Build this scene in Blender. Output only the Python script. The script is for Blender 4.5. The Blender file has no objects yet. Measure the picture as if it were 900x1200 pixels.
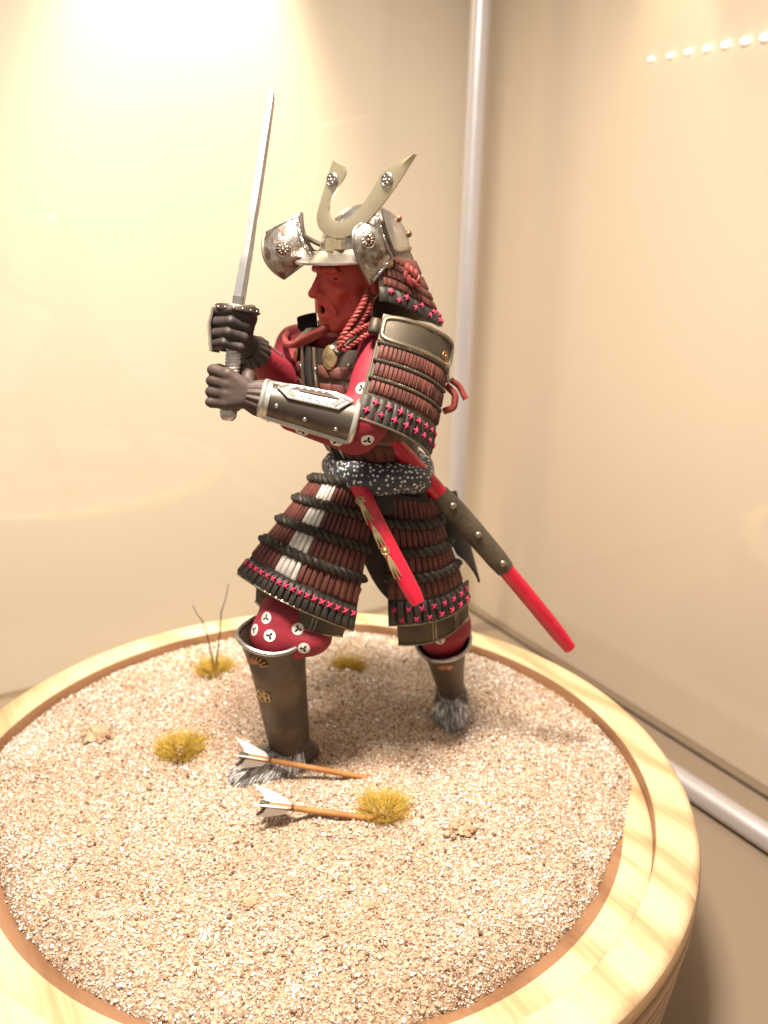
import bpy, math, random
import numpy as np
from mathutils import Vector, Matrix
from mathutils.bvhtree import BVHTree

random.seed(7)
rng = np.random.default_rng(7)
S = 0.01                       # the script thinks in centimetres
scene = bpy.context.scene
col = scene.collection

# ------------------------------------------------------------------ camera
FPX, PITCH, ROLL, CAMZ = 1000.0, 0.3172, 0.0214, 23.44
fwd = np.array([0, math.cos(PITCH), -math.sin(PITCH)])
rt0 = np.array([1.0, 0, 0]); up0 = np.cross(rt0, fwd)
camR = math.cos(ROLL) * rt0 + math.sin(ROLL) * up0
camU = -math.sin(ROLL) * rt0 + math.cos(ROLL) * up0
CAM = np.array([0.0, 0.0, CAMZ])
cd = bpy.data.cameras.new('camera'); cam = bpy.data.objects.new('camera', cd); col.objects.link(cam)
cd.sensor_fit = 'HORIZONTAL'; cd.sensor_width = 36.0; cd.lens = 36.0 * FPX / 900.0
cd.clip_start = 0.01; cd.clip_end = 50.0
m = Matrix.Identity(4)
for i in range(3):
    m[i][0] = camR[i]; m[i][1] = camU[i]; m[i][2] = -fwd[i]; m[i][3] = CAM[i] * S
cam.matrix_world = m
cd.dof.use_dof = True; cd.dof.focus_distance = 0.30; cd.dof.aperture_fstop = 15.0
scene.camera = cam

# ------------------------------------------------------------------ world and light
w = bpy.data.worlds.new('World'); scene.world = w; w.use_nodes = True
bg = w.node_tree.nodes['Background']
bg.inputs[0].default_value = (1.0, 0.88, 0.74, 1); bg.inputs[1].default_value = 0.54
vs = scene.view_settings
vs.view_transform = 'Standard'; vs.look = 'None'; vs.exposure = 0.0; vs.gamma = 1.0; vs.use_curve_mapping = False
scene.cycles.use_denoising = True
scene.cycles.max_bounces = 8; scene.cycles.transparent_max_bounces = 12
scene.cycles.sample_clamp_indirect = 6.0


def area_light(name, loc, target, size, energy, color, size_y=None, spread=None):
    ld = bpy.data.lights.new(name, 'AREA'); ld.energy = energy; ld.color = color
    ld.size = size * S
    if size_y: ld.shape = 'RECTANGLE'; ld.size_y = size_y * S
    if spread: ld.spread = math.radians(spread)
    o = bpy.data.objects.new(name, ld); col.objects.link(o)
    o.location = Vector(loc) * S
    o.rotation_euler = (Vector(target) - Vector(loc)).to_track_quat('-Z', 'Y').to_euler()
    return o


def spot_light(name, loc, target, energy, color, angle, blend, radius):
    ld = bpy.data.lights.new(name, 'SPOT'); ld.energy = energy; ld.color = color
    ld.spot_size = math.radians(angle); ld.spot_blend = blend; ld.shadow_soft_size = radius * S
    o = bpy.data.objects.new(name, ld); col.objects.link(o)
    o.location = Vector(loc) * S
    o.rotation_euler = (Vector(target) - Vector(loc)).to_track_quat('-Z', 'Y').to_euler()
    return o


area_light('case_top_lamp', (-6, 19, 60), (-2, 33, 0), 11, 3.9, (1.0, 0.88, 0.74), 8, spread=120)
area_light('front_lamp', (2, 26, 58), (-2, 28, 0), 18, 1.0, (1.0, 0.87, 0.70), 8)
spot_light('wall_wash_spot', (-11.1, 58.5, 56), (-14.2, 63.7, 20), 22.0, (1.0, 0.88, 0.60), 56, .7, 1.5)

# ------------------------------------------------------------------ helpers
def V(*a): return np.array(a, dtype=float)
def nrm(v): v = np.asarray(v, float); return v / np.linalg.norm(v)
def ray(px, py): return (px - 450) / FPX * camR - (py - 600) / FPX * camU + fwd
def at(px, py, Y):                      # a point of the place, from where it shows and how far away it stands
    d = ray(px, py); return CAM + d * (Y / d[1])
def atz(px, py, z):
    d = ray(px, py); return CAM + d * ((z - CAMZ) / d[2])


def tag(o, label=None, cat=None, group=None, kind=None):
    if label: o['label'] = label
    if cat: o['category'] = cat
    if group: o['group'] = group
    if kind: o['kind'] = kind
    return o


ORG = {}
def thing(name, base, label, cat, group=None):
    o = bpy.data.objects.new(name, None); col.objects.link(o)
    o.empty_display_size = 0.01
    o.location = Vector(base) * S
    ORG[o.name] = np.asarray(base, float)
    return tag(o, label, cat, group)


def origin_of(parent):
    p = parent
    while p.parent: p = p.parent
    return ORG[p.name]


def link_mesh(name, me, parent, base=None):
    o = bpy.data.objects.new(name, me); col.objects.link(o)
    if parent is not None: o.parent = parent
    else:
        o.location = Vector(base) * S; ORG[o.name] = np.asarray(base, float)
    return o


def holder(name, parent):
    """a part that only gathers its pieces"""
    o = bpy.data.objects.new(name, None); col.objects.link(o); o.parent = parent; o.empty_display_size = 0.005
    return o


class MB:
    def __init__(s): s.v = []; s.f = []; s.mi = []; s.n = 0
    def add(s, verts, faces, mi=0):
        verts = np.asarray(verts, float)
        s.v.append(verts); k = s.n
        s.f += [tuple(i + k for i in f) for f in faces]; s.mi += [mi] * len(faces); s.n += len(verts)
        return s
    def box(s, c, ax, half, mi=0):
        c = np.asarray(c, float); ax = [np.asarray(a, float) for a in ax]
        vs_ = [c + ax[0] * half[0] * i + ax[1] * half[1] * j + ax[2] * half[2] * k for i in (-1, 1) for j in (-1, 1) for k in (-1, 1)]
        return s.add(vs_, [(0, 1, 3, 2), (4, 6, 7, 5), (0, 4, 5, 1), (2, 3, 7, 6), (0, 2, 6, 4), (1, 5, 7, 3)], mi)
    def tube(s, pts, r, n=8, mi=0, closed=False, squash=None, sq_dir=None):
        pts = np.asarray(pts, float); N = len(pts)
        r = np.broadcast_to(np.asarray(r, float), (N,))
        T = np.gradient(pts, axis=0)
        if closed: T = np.roll(pts, -1, 0) - np.roll(pts, 1, 0)
        T /= np.linalg.norm(T, axis=1)[:, None] + 1e-12
        a = np.array(sq_dir, float) if sq_dir is not None else (V(0, 0, 1) if abs(T[0][2]) < .9 else V(1, 0, 0))
        vv = []
        for i in range(N):
            a = a - T[i] * (a @ T[i]); a = a / (np.linalg.norm(a) + 1e-12)
            if sq_dir is not None:
                a = np.array(sq_dir, float); a = a - T[i] * (a @ T[i]); a = a / (np.linalg.norm(a) + 1e-12)
            b = np.cross(T[i], a)
            th = np.arange(n) * 2 * math.pi / n
            k = squash if squash else 1.0
            vv.append(pts[i] + r[i] * (np.cos(th)[:, None] * a * k + np.sin(th)[:, None] * b))
        ff = []
        for i in range(N if closed else N - 1):
            i2 = (i + 1) % N
            for j in range(n):
                ff.append((i * n + j, i * n + (j + 1) % n, i2 * n + (j + 1) % n, i2 * n + j))
        if not closed:
            ff.append(tuple(range(n - 1, -1, -1))); ff.append(tuple((N - 1) * n + j for j in range(n)))
        return s.add(np.concatenate(vv), ff, mi)
    def ball(s, c, r, ax=None, nu=10, nv=6, mi=0):
        r = np.broadcast_to(np.asarray(r, float), (3,)); ax = np.eye(3) if ax is None else np.array(ax, float)
        vv = [c + ax[2] * r[2]]
        for i in range(1, nv):
            t = math.pi * i / nv
            for j in range(nu):
                p = 2 * math.pi * j / nu
                vv.append(c + ax[0] * r[0] * math.sin(t) * math.cos(p) + ax[1] * r[1] * math.sin(t) * math.sin(p) + ax[2] * r[2] * math.cos(t))
        vv.append(c - ax[2] * r[2]); ff = []
        for j in range(nu):
            ff.append((0, 1 + j, 1 + (j + 1) % nu))
            ff.append((len(vv) - 1, 1 + (nv - 2) * nu + (j + 1) % nu, 1 + (nv - 2) * nu + j))
            for i in range(nv - 2):
                a = 1 + i * nu
                ff.append((a + j, a + nu + j, a + nu + (j + 1) % nu, a + (j + 1) % nu))
        return s.add(vv, ff, mi)
    def lathe(s, prof, c, ax=None, n=48, mi=0, closed=True, wob=None):
        ax = np.eye(3) if ax is None else np.array(ax, float); k = len(prof); vv = []
        for j in range(n):
            p = 2 * math.pi * j / n
            for (r, z) in prof:
                rr = r if wob is None else r * wob(p, z)
                vv.append(c + (ax[0] * math.cos(p) + ax[1] * math.sin(p)) * rr + ax[2] * z)
        ff = []
        for j in range(n):
            j2 = (j + 1) % n
            for i in range(k if closed else k - 1):
                i2 = (i + 1) % k
                ff.append((j * k + i, j2 * k + i, j2 * k + i2, j * k + i2))
        return s.add(vv, ff, mi)
    def shell(s, sf, u0, u1, v0, v1, nu, nv, o0, o1, mi=0, rim=0.0, taper=None):
        us = np.linspace(u0, u1, nu + 1); vv_ = np.linspace(v0, v1, nv + 1); A = []; B = []
        for v in vv_:
            for u in us:
                p, n = sf.pn(u, v); A.append(p + n * o1); B.append(p + n * o0)
        k = len(A); ff = []; W_ = nu + 1
        flip = sf.flip
        def q(*f): ff.append(f if not flip else f[::-1])
        for j in range(nv):
            for i in range(nu):
                a = j * W_ + i
                q(a, a + W_, a + W_ + 1, a + 1); q(k + a, k + a + 1, k + a + W_ + 1, k + a + W_)
        for i in range(nu):
            a = i; q(a, a + 1, k + a + 1, k + a); a = nv * W_ + i; q(a, k + a, k + a + 1, a + 1)
        for j in range(nv):
            a = j * W_; q(a, k + a, k + a + W_, a + W_); a = j * W_ + nu; q(a, a + W_, k + a + W_, k + a)
        return s.add(A + B, ff, mi)
    def scales(s, sf, u0, u1, n, v0, v1, o, h, gap=.1, mi=0, jit=.15):
        du = (u1 - u0) / n
        for i in range(n):
            a = u0 + du * i; g = du * gap * .5
            hh = h * (1 + random.uniform(-jit, jit)); dv = (v1 - v0) * random.uniform(-.025, .025)
            us = [a + g, a + g + (du - 2 * g) * .14, a + g + (du - 2 * g) * .86, a + du - g]; uh = [0, 1, 1, 0]
            vs_ = [v0, v0 + (v1 - v0) * .12, v0 + (v1 - v0) * .86 + dv, v1 + dv]; vh = [.1, 1, 1, .0]
            A = []
            for v, b in zip(vs_, vh):
                for u, c in zip(us, uh):
                    p, nn = sf.pn(u, v); A.append(p + nn * (o + hh * b * c))
            ff = []
            for j in range(3):
                for k in range(3):
                    q = j * 4 + k; f = (q, q + 4, q + 5, q + 1); ff.append(f[::-1] if sf.flip else f)
            s.add(A, ff, mi)
        return s
    def rope(s, path, nrmls, r, turn, mi=0, strands=2, per=8):
        path = np.asarray(path, float); seg = np.linalg.norm(np.diff(path, axis=0), axis=1); L = np.concatenate([[0], np.cumsum(seg)])
        n = max(12, int(L[-1] / turn * per)); t = np.linspace(0, L[-1], n)
        P = np.stack([np.interp(t, L, path[:, i]) for i in range(3)], 1)
        N = np.stack([np.interp(t, L, np.asarray(nrmls)[:, i]) for i in range(3)], 1)
        T = np.gradient(P, axis=0); T /= np.linalg.norm(T, axis=1)[:, None]
        N = N - T * (N * T).sum(1)[:, None]; N /= np.linalg.norm(N, axis=1)[:, None]
        B = np.cross(T, N)
        for k in range(strands):
            a = 2 * math.pi * (t / turn + k / strands)
            c = P + (np.cos(a)[:, None] * N * .8 + np.sin(a)[:, None] * B) * r * .5
            s.tube(c, r * .62, 7, mi)
        return s
    def mesh(s, name, mats, org, smooth=True, sharp=None):
        me = bpy.data.meshes.new(name)
        v = (np.concatenate(s.v) - org) * S
        me.from_pydata(v.tolist(), [], s.f)
        for m_ in (mats if isinstance(mats, (list, tuple)) else [mats]): me.materials.append(m_)
        me.polygons.foreach_set('material_index', s.mi)
        me.update()
        if smooth:
            me.polygons.foreach_set('use_smooth', [True] * len(me.polygons))
            if sharp: me.set_sharp_from_angle(angle=math.radians(sharp))
        return me
    def build(s, name, mats, parent=None, base=None, smooth=True, sharp=40):
        org = origin_of(parent) if parent is not None else np.asarray(base, float)
        return link_mesh(name, s.mesh(name, mats, org, smooth, sharp), parent, base)


class Surf:
    """a curved sheet p(u, v); its normal points away from `inside`"""
    def __init__(s, fn, inside):
        s.fn = fn; s.inside = inside if callable(inside) else (lambda u, v, q=np.asarray(inside, float): q)
        p, n, raw = s._pn(.5, .5); s.flip = raw < 0
    def _pn(s, u, v):
        e = 1e-3; p = s.fn(u, v)
        du = s.fn(u + e, v) - s.fn(u - e, v); dv = s.fn(u, v + e) - s.fn(u, v - e)
        n = np.cross(dv, du); n = n / (np.linalg.norm(n) + 1e-12)
        d = n @ (p - s.inside(u, v))
        return p, n, d
    def pn(s, u, v):
        p, n, d = s._pn(u, v)
        return p, (-n if s.flip else n)
    def axes(s, u, v):
        p, n = s.pn(u, v); t = s.fn(u + 1e-3, v) - s.fn(u - 1e-3, v); t = nrm(t - n * (t @ n))
        return p, t, np.cross(n, t), n
    def line(s, u0, u1, v, n, o):
        P = []; N = []
        for u in np.linspace(u0, u1, n):
            vv = v(u) if callable(v) else v
            p, nn = s.pn(u, vv); P.append(p + nn * o); N.append(nn)
        return np.array(P), np.array(N)


def patch(TL, TR, BR, BL, bulge, inside, vb=0.0):
    TL, TR, BR, BL = [np.asarray(q, float) for q in (TL, TR, BR, BL)]
    c = (TL + TR + BR + BL) / 4; n0 = nrm(np.cross(TR + BR - TL - BL, BL + BR - TL - TR))
    if n0 @ (c - inside) < 0: n0 = -n0
    def fn(u, v):
        q = (TL * (1 - u) + TR * u) * (1 - v) + (BL * (1 - u) + BR * u) * v
        return q + n0 * (bulge * (1 - (2 * u - 1) ** 2) * (.75 + .25 * v) + vb * (1 - (2 * v - 1) ** 2))
    return Surf(fn, inside)


# ------------------------------------------------------------------ materials
def new_mat(name):
    mt = bpy.data.materials.new(name); mt.use_nodes = True
    nt = mt.node_tree; return mt, nt, nt.nodes['Principled BSDF']


def mat(name, c, rough=.5, metal=0.0, c2=None, nscale=120, lo=.35, hi=.65, bump=0.0, bscale=None, coat=0.0, rvar=0.0, spec=None, detail=4.0, sheen=0.0):
    mt, nt, b = new_mat(name); N = nt.nodes; L = nt.links
    b.inputs['Base Color'].default_value = (*c, 1); b.inputs['Roughness'].default_value = rough; b.inputs['Metallic'].default_value = metal
    if coat: b.inputs['Coat Weight'].default_value = coat; b.inputs['Coat Roughness'].default_value = .15
    if spec is not None: b.inputs['Specular IOR Level'].default_value = spec
    if sheen: b.inputs['Sheen Weight'].default_value = sheen
    tc = N.new('ShaderNodeTexCoord')
    if c2 is not None or rvar:
        nz = N.new('ShaderNodeTexNoise'); nz.inputs['Scale'].default_value = nscale; nz.inputs['Detail'].default_value = detail
        L.new(tc.outputs['Object'], nz.inputs['Vector'])
        mr = N.new('ShaderNodeMapRange'); mr.inputs[1].default_value = lo; mr.inputs[2].default_value = hi
        L.new(nz.outputs['Fac'], mr.inputs[0])
        if c2 is not None:
            mx = N.new('ShaderNodeMix'); mx.data_type = 'RGBA'; mx.inputs[6].default_value = (*c, 1); mx.inputs[7].default_value = (*c2, 1)
            L.new(mr.outputs[0], mx.inputs[0]); L.new(mx.outputs[2], b.inputs['Base Color'])
        if rvar:
            m2 = N.new('ShaderNodeMapRange'); m2.inputs[3].default_value = rough - rvar; m2.inputs[4].default_value = rough + rvar
            L.new(mr.outputs[0], m2.inputs[0]); L.new(m2.outputs[0], b.inputs['Roughness'])
    if bump:
        n2 = N.new('ShaderNodeTexNoise'); n2.inputs['Scale'].default_value = bscale or nscale * 3; n2.inputs['Detail'].default_value = 3
        L.new(tc.outputs['Object'], n2.inputs['Vector'])
        bp = N.new('ShaderNodeBump'); bp.inputs['Strength'].default_value = bump; bp.inputs['Distance'].default_value = .0006
        L.new(n2.outputs['Fac'], bp.inputs['Height']); L.new(bp.outputs[0], b.inputs['Normal'])
    return mt


M = {}
M['red_cloth'] = mat('red_cloth', (.25, .010, .026), .7, c2=(.18, .007, .018), nscale=90, bump=.7, bscale=210)
M['red_face'] = mat('red_face', (.60, .080, .055), .46, c2=(.42, .042, .032), nscale=110, bump=.35, bscale=330)
M['red_lacquer'] = mat('red_lacquer', (.52, .005, .03), .36, c2=(.40, .004, .023), nscale=130, bump=.15, bscale=900, coat=.25)
M['brown_lace'] = mat('brown_lace', (.125, .031, .021), .72, c2=(.07, .018, .013), nscale=140, bump=.3, bscale=700)
M['white_lace'] = mat('white_lace', (.72, .68, .64), .65, c2=(.5, .46, .42), nscale=160, bump=.2, bscale=700)
M['dark_lace'] = mat('dark_lace', (.017, .013, .010), .6, c2=(.034, .027, .021), nscale=150, bump=.25, bscale=700)
M['dark_rope'] = mat('dark_rope', (.020, .016, .012), .5, c2=(.036, .03, .022), nscale=200, bump=.3, bscale=900, spec=.25)
M['dark_cloth'] = mat('dark_cloth', (.014, .010, .009), .8, c2=(.03, .022, .018), nscale=100, bump=.2, bscale=600)
M['olive_metal'] = mat('olive_metal', (.095, .075, .052), .5, .5, c2=(.05, .039, .028), nscale=60, rvar=.1, bump=.12, bscale=300)
M['edge_metal'] = mat('edge_metal', (.36, .32, .24), .38, .85, c2=(.18, .15, .11), nscale=120, rvar=.1)
M['silver'] = mat('silver', (.52, .50, .48), .32, .95, c2=(.22, .19, .17), nscale=70, lo=.42, hi=.75, rvar=.08, bump=.06, bscale=200)
M['worn_silver'] = mat('worn_silver', (.55, .51, .46), .38, .9, c2=(.17, .115, .085), nscale=260, lo=.38, hi=.62, rvar=.12, bump=1.0, bscale=420)
M['dark_steel'] = mat('dark_steel', (.15, .125, .105), .42, .8, c2=(.075, .06, .05), nscale=80, rvar=.1, bump=.08, bscale=250)
M['crest_gold'] = mat('crest_gold', (.62, .55, .39), .34, .75, c2=(.48, .42, .29), nscale=60, rvar=.08)
M['gold'] = mat('gold', (.66, .54, .32), .34, .9, c2=(.3, .2, .09), nscale=200, rvar=.1)
M['copper_gold'] = mat('copper_gold', (.46, .25, .13), .42, .85, c2=(.2, .1, .05), nscale=220)
M['pink'] = mat('pink_thread', (.50, .025, .09), .7, c2=(.36, .016, .06), nscale=300, bump=.3, bscale=1500)
M['glove'] = mat('glove_leather', (.050, .037, .033), .58, c2=(.030, .021, .019), nscale=90, bump=.25, bscale=350, spec=.4)
M['glove_brown'] = mat('glove_brown', (.066, .043, .037), .58, c2=(.040, .025, .021), nscale=90, bump=.25, bscale=350, spec=.4)
M['shin'] = mat('shin_leather', (.105, .074, .05), .52, .2, c2=(.058, .041, .028), nscale=55, rvar=.1, bump=.15, bscale=260)
M['leather'] = mat('sheath_leather', (.075, .058, .036), .6, c2=(.04, .03, .019), nscale=120, bump=.5, bscale=520)
M['cord'] = mat('red_cord', (.26, .035, .03), .6, c2=(.17, .02, .017), nscale=150, bump=.25, bscale=700)
M['black'] = mat('black_paint', (.006, .004, .004), .9, spec=.1)
M['eye'] = mat('dark_eye', (.035, .010, .008), .3)
M['emblem_white'] = mat('emblem_white', (.68, .65, .62), .7, c2=(.48, .44, .42), nscale=160)
M['blade'] = mat('blade_steel', (.80, .80, .81), .24, 1.0, rvar=.05, nscale=60)
M['bright_silver'] = mat('bright_silver', (.60, .58, .55), .32, .75, c2=(.5, .47, .44), nscale=90)
M['grip'] = mat('grip_wrap', (.76, .74, .72), .5, .1, c2=(.55, .53, .51), nscale=250, bump=.2)
M['arrow_wood'] = mat('arrow_wood', (.42, .2, .06), .5, c2=(.3, .13, .035), nscale=150, bump=.1)
M['feather'] = mat('feather_paper', (.82, .79, .76), .7, c2=(.7, .66, .62), nscale=90, bump=.1)
M['binding'] = mat('binding_dark', (.05, .035, .028), .6, c2=(.09, .065, .05), nscale=200)
M['rock'] = mat('rock', (.53, .38, .26), .95, c2=(.38, .25, .16), nscale=260, bump=.8, bscale=600, spec=.1)
M['tube'] = mat('brushed_tube', (.60, .58, .61), .38, .6, rvar=.05, nscale=40)
M['stalk'] = mat('stalk_dark', (.018, .014, .009), .7)


def sash_mat():
    mt, nt, b = new_mat('dotted_sash'); N = nt.nodes; L = nt.links
    tc = N.new('ShaderNodeTexCoord'); vo = N.new('ShaderNodeTexVoronoi'); vo.inputs['Scale'].default_value = 590; vo.inputs['Randomness'].default_value = .75
    L.new(tc.outputs['Object'], vo.inputs['Vector'])
    cr = N.new('ShaderNodeMapRange'); cr.inputs[1].default_value = .29; cr.inputs[2].default_value = .36; cr.inputs[3].default_value = 1; cr.inputs[4].default_value = 0
    L.new(vo.outputs['Distance'], cr.inputs[0])
    mx = N.new('ShaderNodeMix'); mx.data_type = 'RGBA'; mx.inputs[6].default_value = (.036, .038, .050, 1); mx.inputs[7].default_value = (.66, .65, .64, 1)
    L.new(cr.outputs[0], mx.inputs[0]); L.new(mx.outputs[2], b.inputs['Base Color']); b.inputs['Roughness'].default_value = .55
    return mt
M['sash'] = sash_mat()


def fur_mat():
    mt, nt, b = new_mat('grey_fur'); N = nt.nodes; L = nt.links
    a = N.new('ShaderNodeAttribute'); a.attribute_name = 'Col'; L.new(a.outputs['Color'], b.inputs['Base Color'])
    b.inputs['Roughness'].default_value = .65; return mt
M['fur'] = fur_mat()


def grain_mat():
    mt, nt, b = new_mat('sand_grain'); N = nt.nodes; L = nt.links
    a = N.new('ShaderNodeAttribute'); a.attribute_name = 'Col'; L.new(a.outputs['Color'], b.inputs['Base Color'])
    b.inputs['Roughness'].default_value = 1.0; b.inputs['Specular IOR Level'].default_value = .08; return mt
M['grain'] = grain_mat()


def sand_mat():
    mt, nt, b = new_mat('sand_bed'); N = nt.nodes; L = nt.links
    tc = N.new('ShaderNodeTexCoord')
    n1 = N.new('ShaderNodeTexNoise'); n1.inputs['Scale'].default_value = 700; n1.inputs['Detail'].default_value = 3
    n2 = N.new('ShaderNodeTexNoise'); n2.inputs['Scale'].default_value = 22; n2.inputs['Detail'].default_value = 4
    for n in (n1, n2): L.new(tc.outputs['Object'], n.inputs['Vector'])
    cr = N.new('ShaderNodeValToRGB'); e = cr.color_ramp.elements
    e[0].position = .35; e[0].color = (.20, .12, .075, 1); e[1].position = .65; e[1].color = (.56, .42, .29, 1)
    L.new(n1.outputs['Fac'], cr.inputs['Fac'])
    mx = N.new('ShaderNodeMix'); mx.data_type = 'RGBA'; mx.blend_type = 'MULTIPLY'; mx.inputs[0].default_value = .5
    L.new(cr.outputs[0], mx.inputs[6]); L.new(n2.outputs['Color'], mx.inputs[7])
    L.new(cr.outputs[0], b.inputs['Base Color']); b.inputs['Roughness'].default_value = .9
    bp = N.new('ShaderNodeBump'); bp.inputs['Strength'].default_value = .8; bp.inputs['Distance'].default_value = .0008
    L.new(n1.outputs['Fac'], bp.inputs['Height']); L.new(bp.outputs[0], b.inputs['Normal'])
    return mt
M['sand'] = sand_mat()


def wood_mat(name, light, dark, stain=None, rot=-32, rough=.42, ws=21):
    mt, nt, b = new_mat(name); N = nt.nodes; L = nt.links
    tc = N.new('ShaderNodeTexCoord')
    mp = N.new('ShaderNodeMapping'); mp.inputs['Rotation'].default_value = (math.radians(4), 0, math.radians(rot)); mp.inputs['Location'].default_value = (.031, 0, .13)
    L.new(tc.outputs['Object'], mp.inputs['Vector'])
    # glued boards: each board has its own ring centre
    sx = N.new('ShaderNodeSeparateXYZ'); L.new(mp.outputs[0], sx.inputs[0])
    dv = N.new('ShaderNodeMath'); dv.operation = 'DIVIDE'; dv.inputs[1].default_value = .115; L.new(sx.outputs[0], dv.inputs[0])
    fl = N.new('ShaderNodeMath'); fl.operation = 'FLOOR'; L.new(dv.outputs[0], fl.inputs[0])
    wn = N.new('ShaderNodeTexWhiteNoise'); wn.noise_dimensions = '1D'; L.new(fl.outputs[0], wn.inputs['W'])
    vm = N.new('ShaderNodeVectorMath'); vm.operation = 'MULTIPLY_ADD'; vm.inputs[1].default_value = (.09, .4, .05)
    L.new(wn.outputs['Color'], vm.inputs[0]); L.new(mp.outputs[0], vm.inputs[2])
    wv = N.new('ShaderNodeTexWave'); wv.wave_type = 'RINGS'; wv.rings_direction = 'Y'; wv.wave_profile = 'SIN'
    wv.inputs['Scale'].default_value = ws; wv.inputs['Distortion'].default_value = 3.0; wv.inputs['Detail'].default_value = 2; wv.inputs['Detail Scale'].default_value = .7
    L.new(vm.outputs[0], wv.inputs['Vector'])
    st = N.new('ShaderNodeMapping'); st.inputs['Scale'].default_value = (500, 14, 500); L.new(vm.outputs[0], st.inputs['Vector'])
    fi = N.new('ShaderNodeTexNoise'); fi.inputs['Scale'].default_value = 1; fi.inputs['Detail'].default_value = 4; L.new(st.outputs[0], fi.inputs['Vector'])
    ad = N.new('ShaderNodeMath'); ad.operation = 'MULTIPLY_ADD'; ad.inputs[1].default_value = .8; L.new(fi.outputs['Fac'], ad.inputs[0])
    pw = N.new('ShaderNodeMath'); pw.operation = 'POWER'; pw.inputs[1].default_value = 2.2; L.new(wv.outputs['Fac'], pw.inputs[0])
    hf = N.new('ShaderNodeMath'); hf.operation = 'MULTIPLY_ADD'; hf.inputs[1].default_value = .55; hf.inputs[2].default_value = -.2; L.new(pw.outputs[0], hf.inputs[0]); L.new(hf.outputs[0], ad.inputs[2])
    cr = N.new('ShaderNodeValToRGB'); e = cr.color_ramp.elements
    e[0].position = .12; e[0].color = (*light, 1); e[1].position = 1.05; e[1].color = (*dark, 1)
    L.new(ad.outputs[0], cr.inputs['Fac'])
    hs = N.new('ShaderNodeHueSaturation'); L.new(cr.outputs[0], hs.inputs['Color'])
    mv = N.new('ShaderNodeMapRange'); mv.inputs[3].default_value = .92; mv.inputs[4].default_value = 1.06; L.new(wn.outputs['Value'], mv.inputs[0]); L.new(mv.outputs[0], hs.inputs['Value'])
    L.new(hs.outputs[0], b.inputs['Base Color']); b.inputs['Roughness'].default_value = rough
    bp = N.new('ShaderNodeBump'); bp.inputs['Strength'].default_value = .15; bp.inputs['Distance'].default_value = .0004
    L.new(ad.outputs[0], bp.inputs['Height']); L.new(bp.outputs[0], b.inputs['Normal'])
    return mt
M['wood'] = wood_mat('pale_pine', (.72, .56, .35), (.42, .25, .115))
M['wood_brown'] = wood_mat('stained_groove', (.31, .165, .088), (.19, .09, .045))  # darker brown wood for the groove wall and the ring's inner bevel
def side_mat():
    mt, nt, b = new_mat('turned_side'); N = nt.nodes; L = nt.links
    tc = N.new('ShaderNodeTexCoord'); wv = N.new('ShaderNodeTexWave'); wv.wave_type = 'BANDS'; wv.bands_direction = 'Z'; wv.wave_profile = 'SAW'
    wv.inputs['Scale'].default_value = 42; wv.inputs['Distortion'].default_value = 3.5; wv.inputs['Detail'].default_value = 3; wv.inputs['Detail Scale'].default_value = .35
    mp = N.new('ShaderNodeMapping'); mp.inputs['Scale'].default_value = (.35, .35, 1); L.new(tc.outputs['Object'], mp.inputs['Vector']); L.new(mp.outputs[0], wv.inputs['Vector'])
    cr = N.new('ShaderNodeValToRGB'); e = cr.color_ramp.elements; e[0].position = .1; e[0].color = (.52, .33, .175, 1); e[1].position = .95; e[1].color = (.21, .105, .05, 1)
    L.new(wv.outputs['Fac'], cr.inputs['Fac']); L.new(cr.outputs[0], b.inputs['Base Color']); b.inputs['Roughness'].default_value = .5
    return mt
M['wood_side'] = side_mat()


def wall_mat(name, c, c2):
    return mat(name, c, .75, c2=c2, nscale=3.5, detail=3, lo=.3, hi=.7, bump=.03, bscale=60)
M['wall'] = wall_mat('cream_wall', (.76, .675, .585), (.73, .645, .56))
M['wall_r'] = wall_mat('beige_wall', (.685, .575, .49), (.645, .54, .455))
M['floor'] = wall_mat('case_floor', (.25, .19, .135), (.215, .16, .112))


def glass_mat():
    mt = bpy.data.materials.new('case_glass'); mt.use_nodes = True; nt = mt.node_tree; N = nt.nodes; L = nt.links
    N.remove(N['Principled BSDF']); out = N['Material Output']
    tr = N.new('ShaderNodeBsdfTransparent'); tr.inputs[0].default_value = (.985, .985, .97, 1)
    gl = N.new('ShaderNodeBsdfGlossy'); gl.inputs['Roughness'].default_value = .03
    lw = N.new('ShaderNodeLayerWeight'); lw.inputs['Blend'].default_value = .5
    pw = N.new('ShaderNodeMath'); pw.operation = 'POWER'; pw.inputs[1].default_value = 5.0; L.new(lw.outputs['Facing'], pw.inputs[0])
    fr = N.new('ShaderNodeMath'); fr.operation = 'MULTIPLY_ADD'; fr.inputs[1].default_value = .5; fr.inputs[2].default_value = .04; L.new(pw.outputs[0], fr.inputs[0])
    mx = N.new('ShaderNodeMixShader'); L.new(fr.outputs[0], mx.inputs[0]); L.new(tr.outputs[0], mx.inputs[1]); L.new(gl.outputs[0], mx.inputs[2])
    L.new(mx.outputs[0], out.inputs['Surface']); return mt
M['glass'] = glass_mat()


def emit_mat(name, c, s):
    mt, nt, b = new_mat(name); b.inputs['Emission Color'].default_value = (*c, 1); b.inputs['Emission Strength'].default_value = s; return mt
M['led'] = emit_mat('led_glow', (1, .93, .8), 2.5)  # emission for the dots that imitate mirrored lamps
M['white_plastic'] = mat('white_plastic', (.7, .68, .64), .5)

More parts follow.
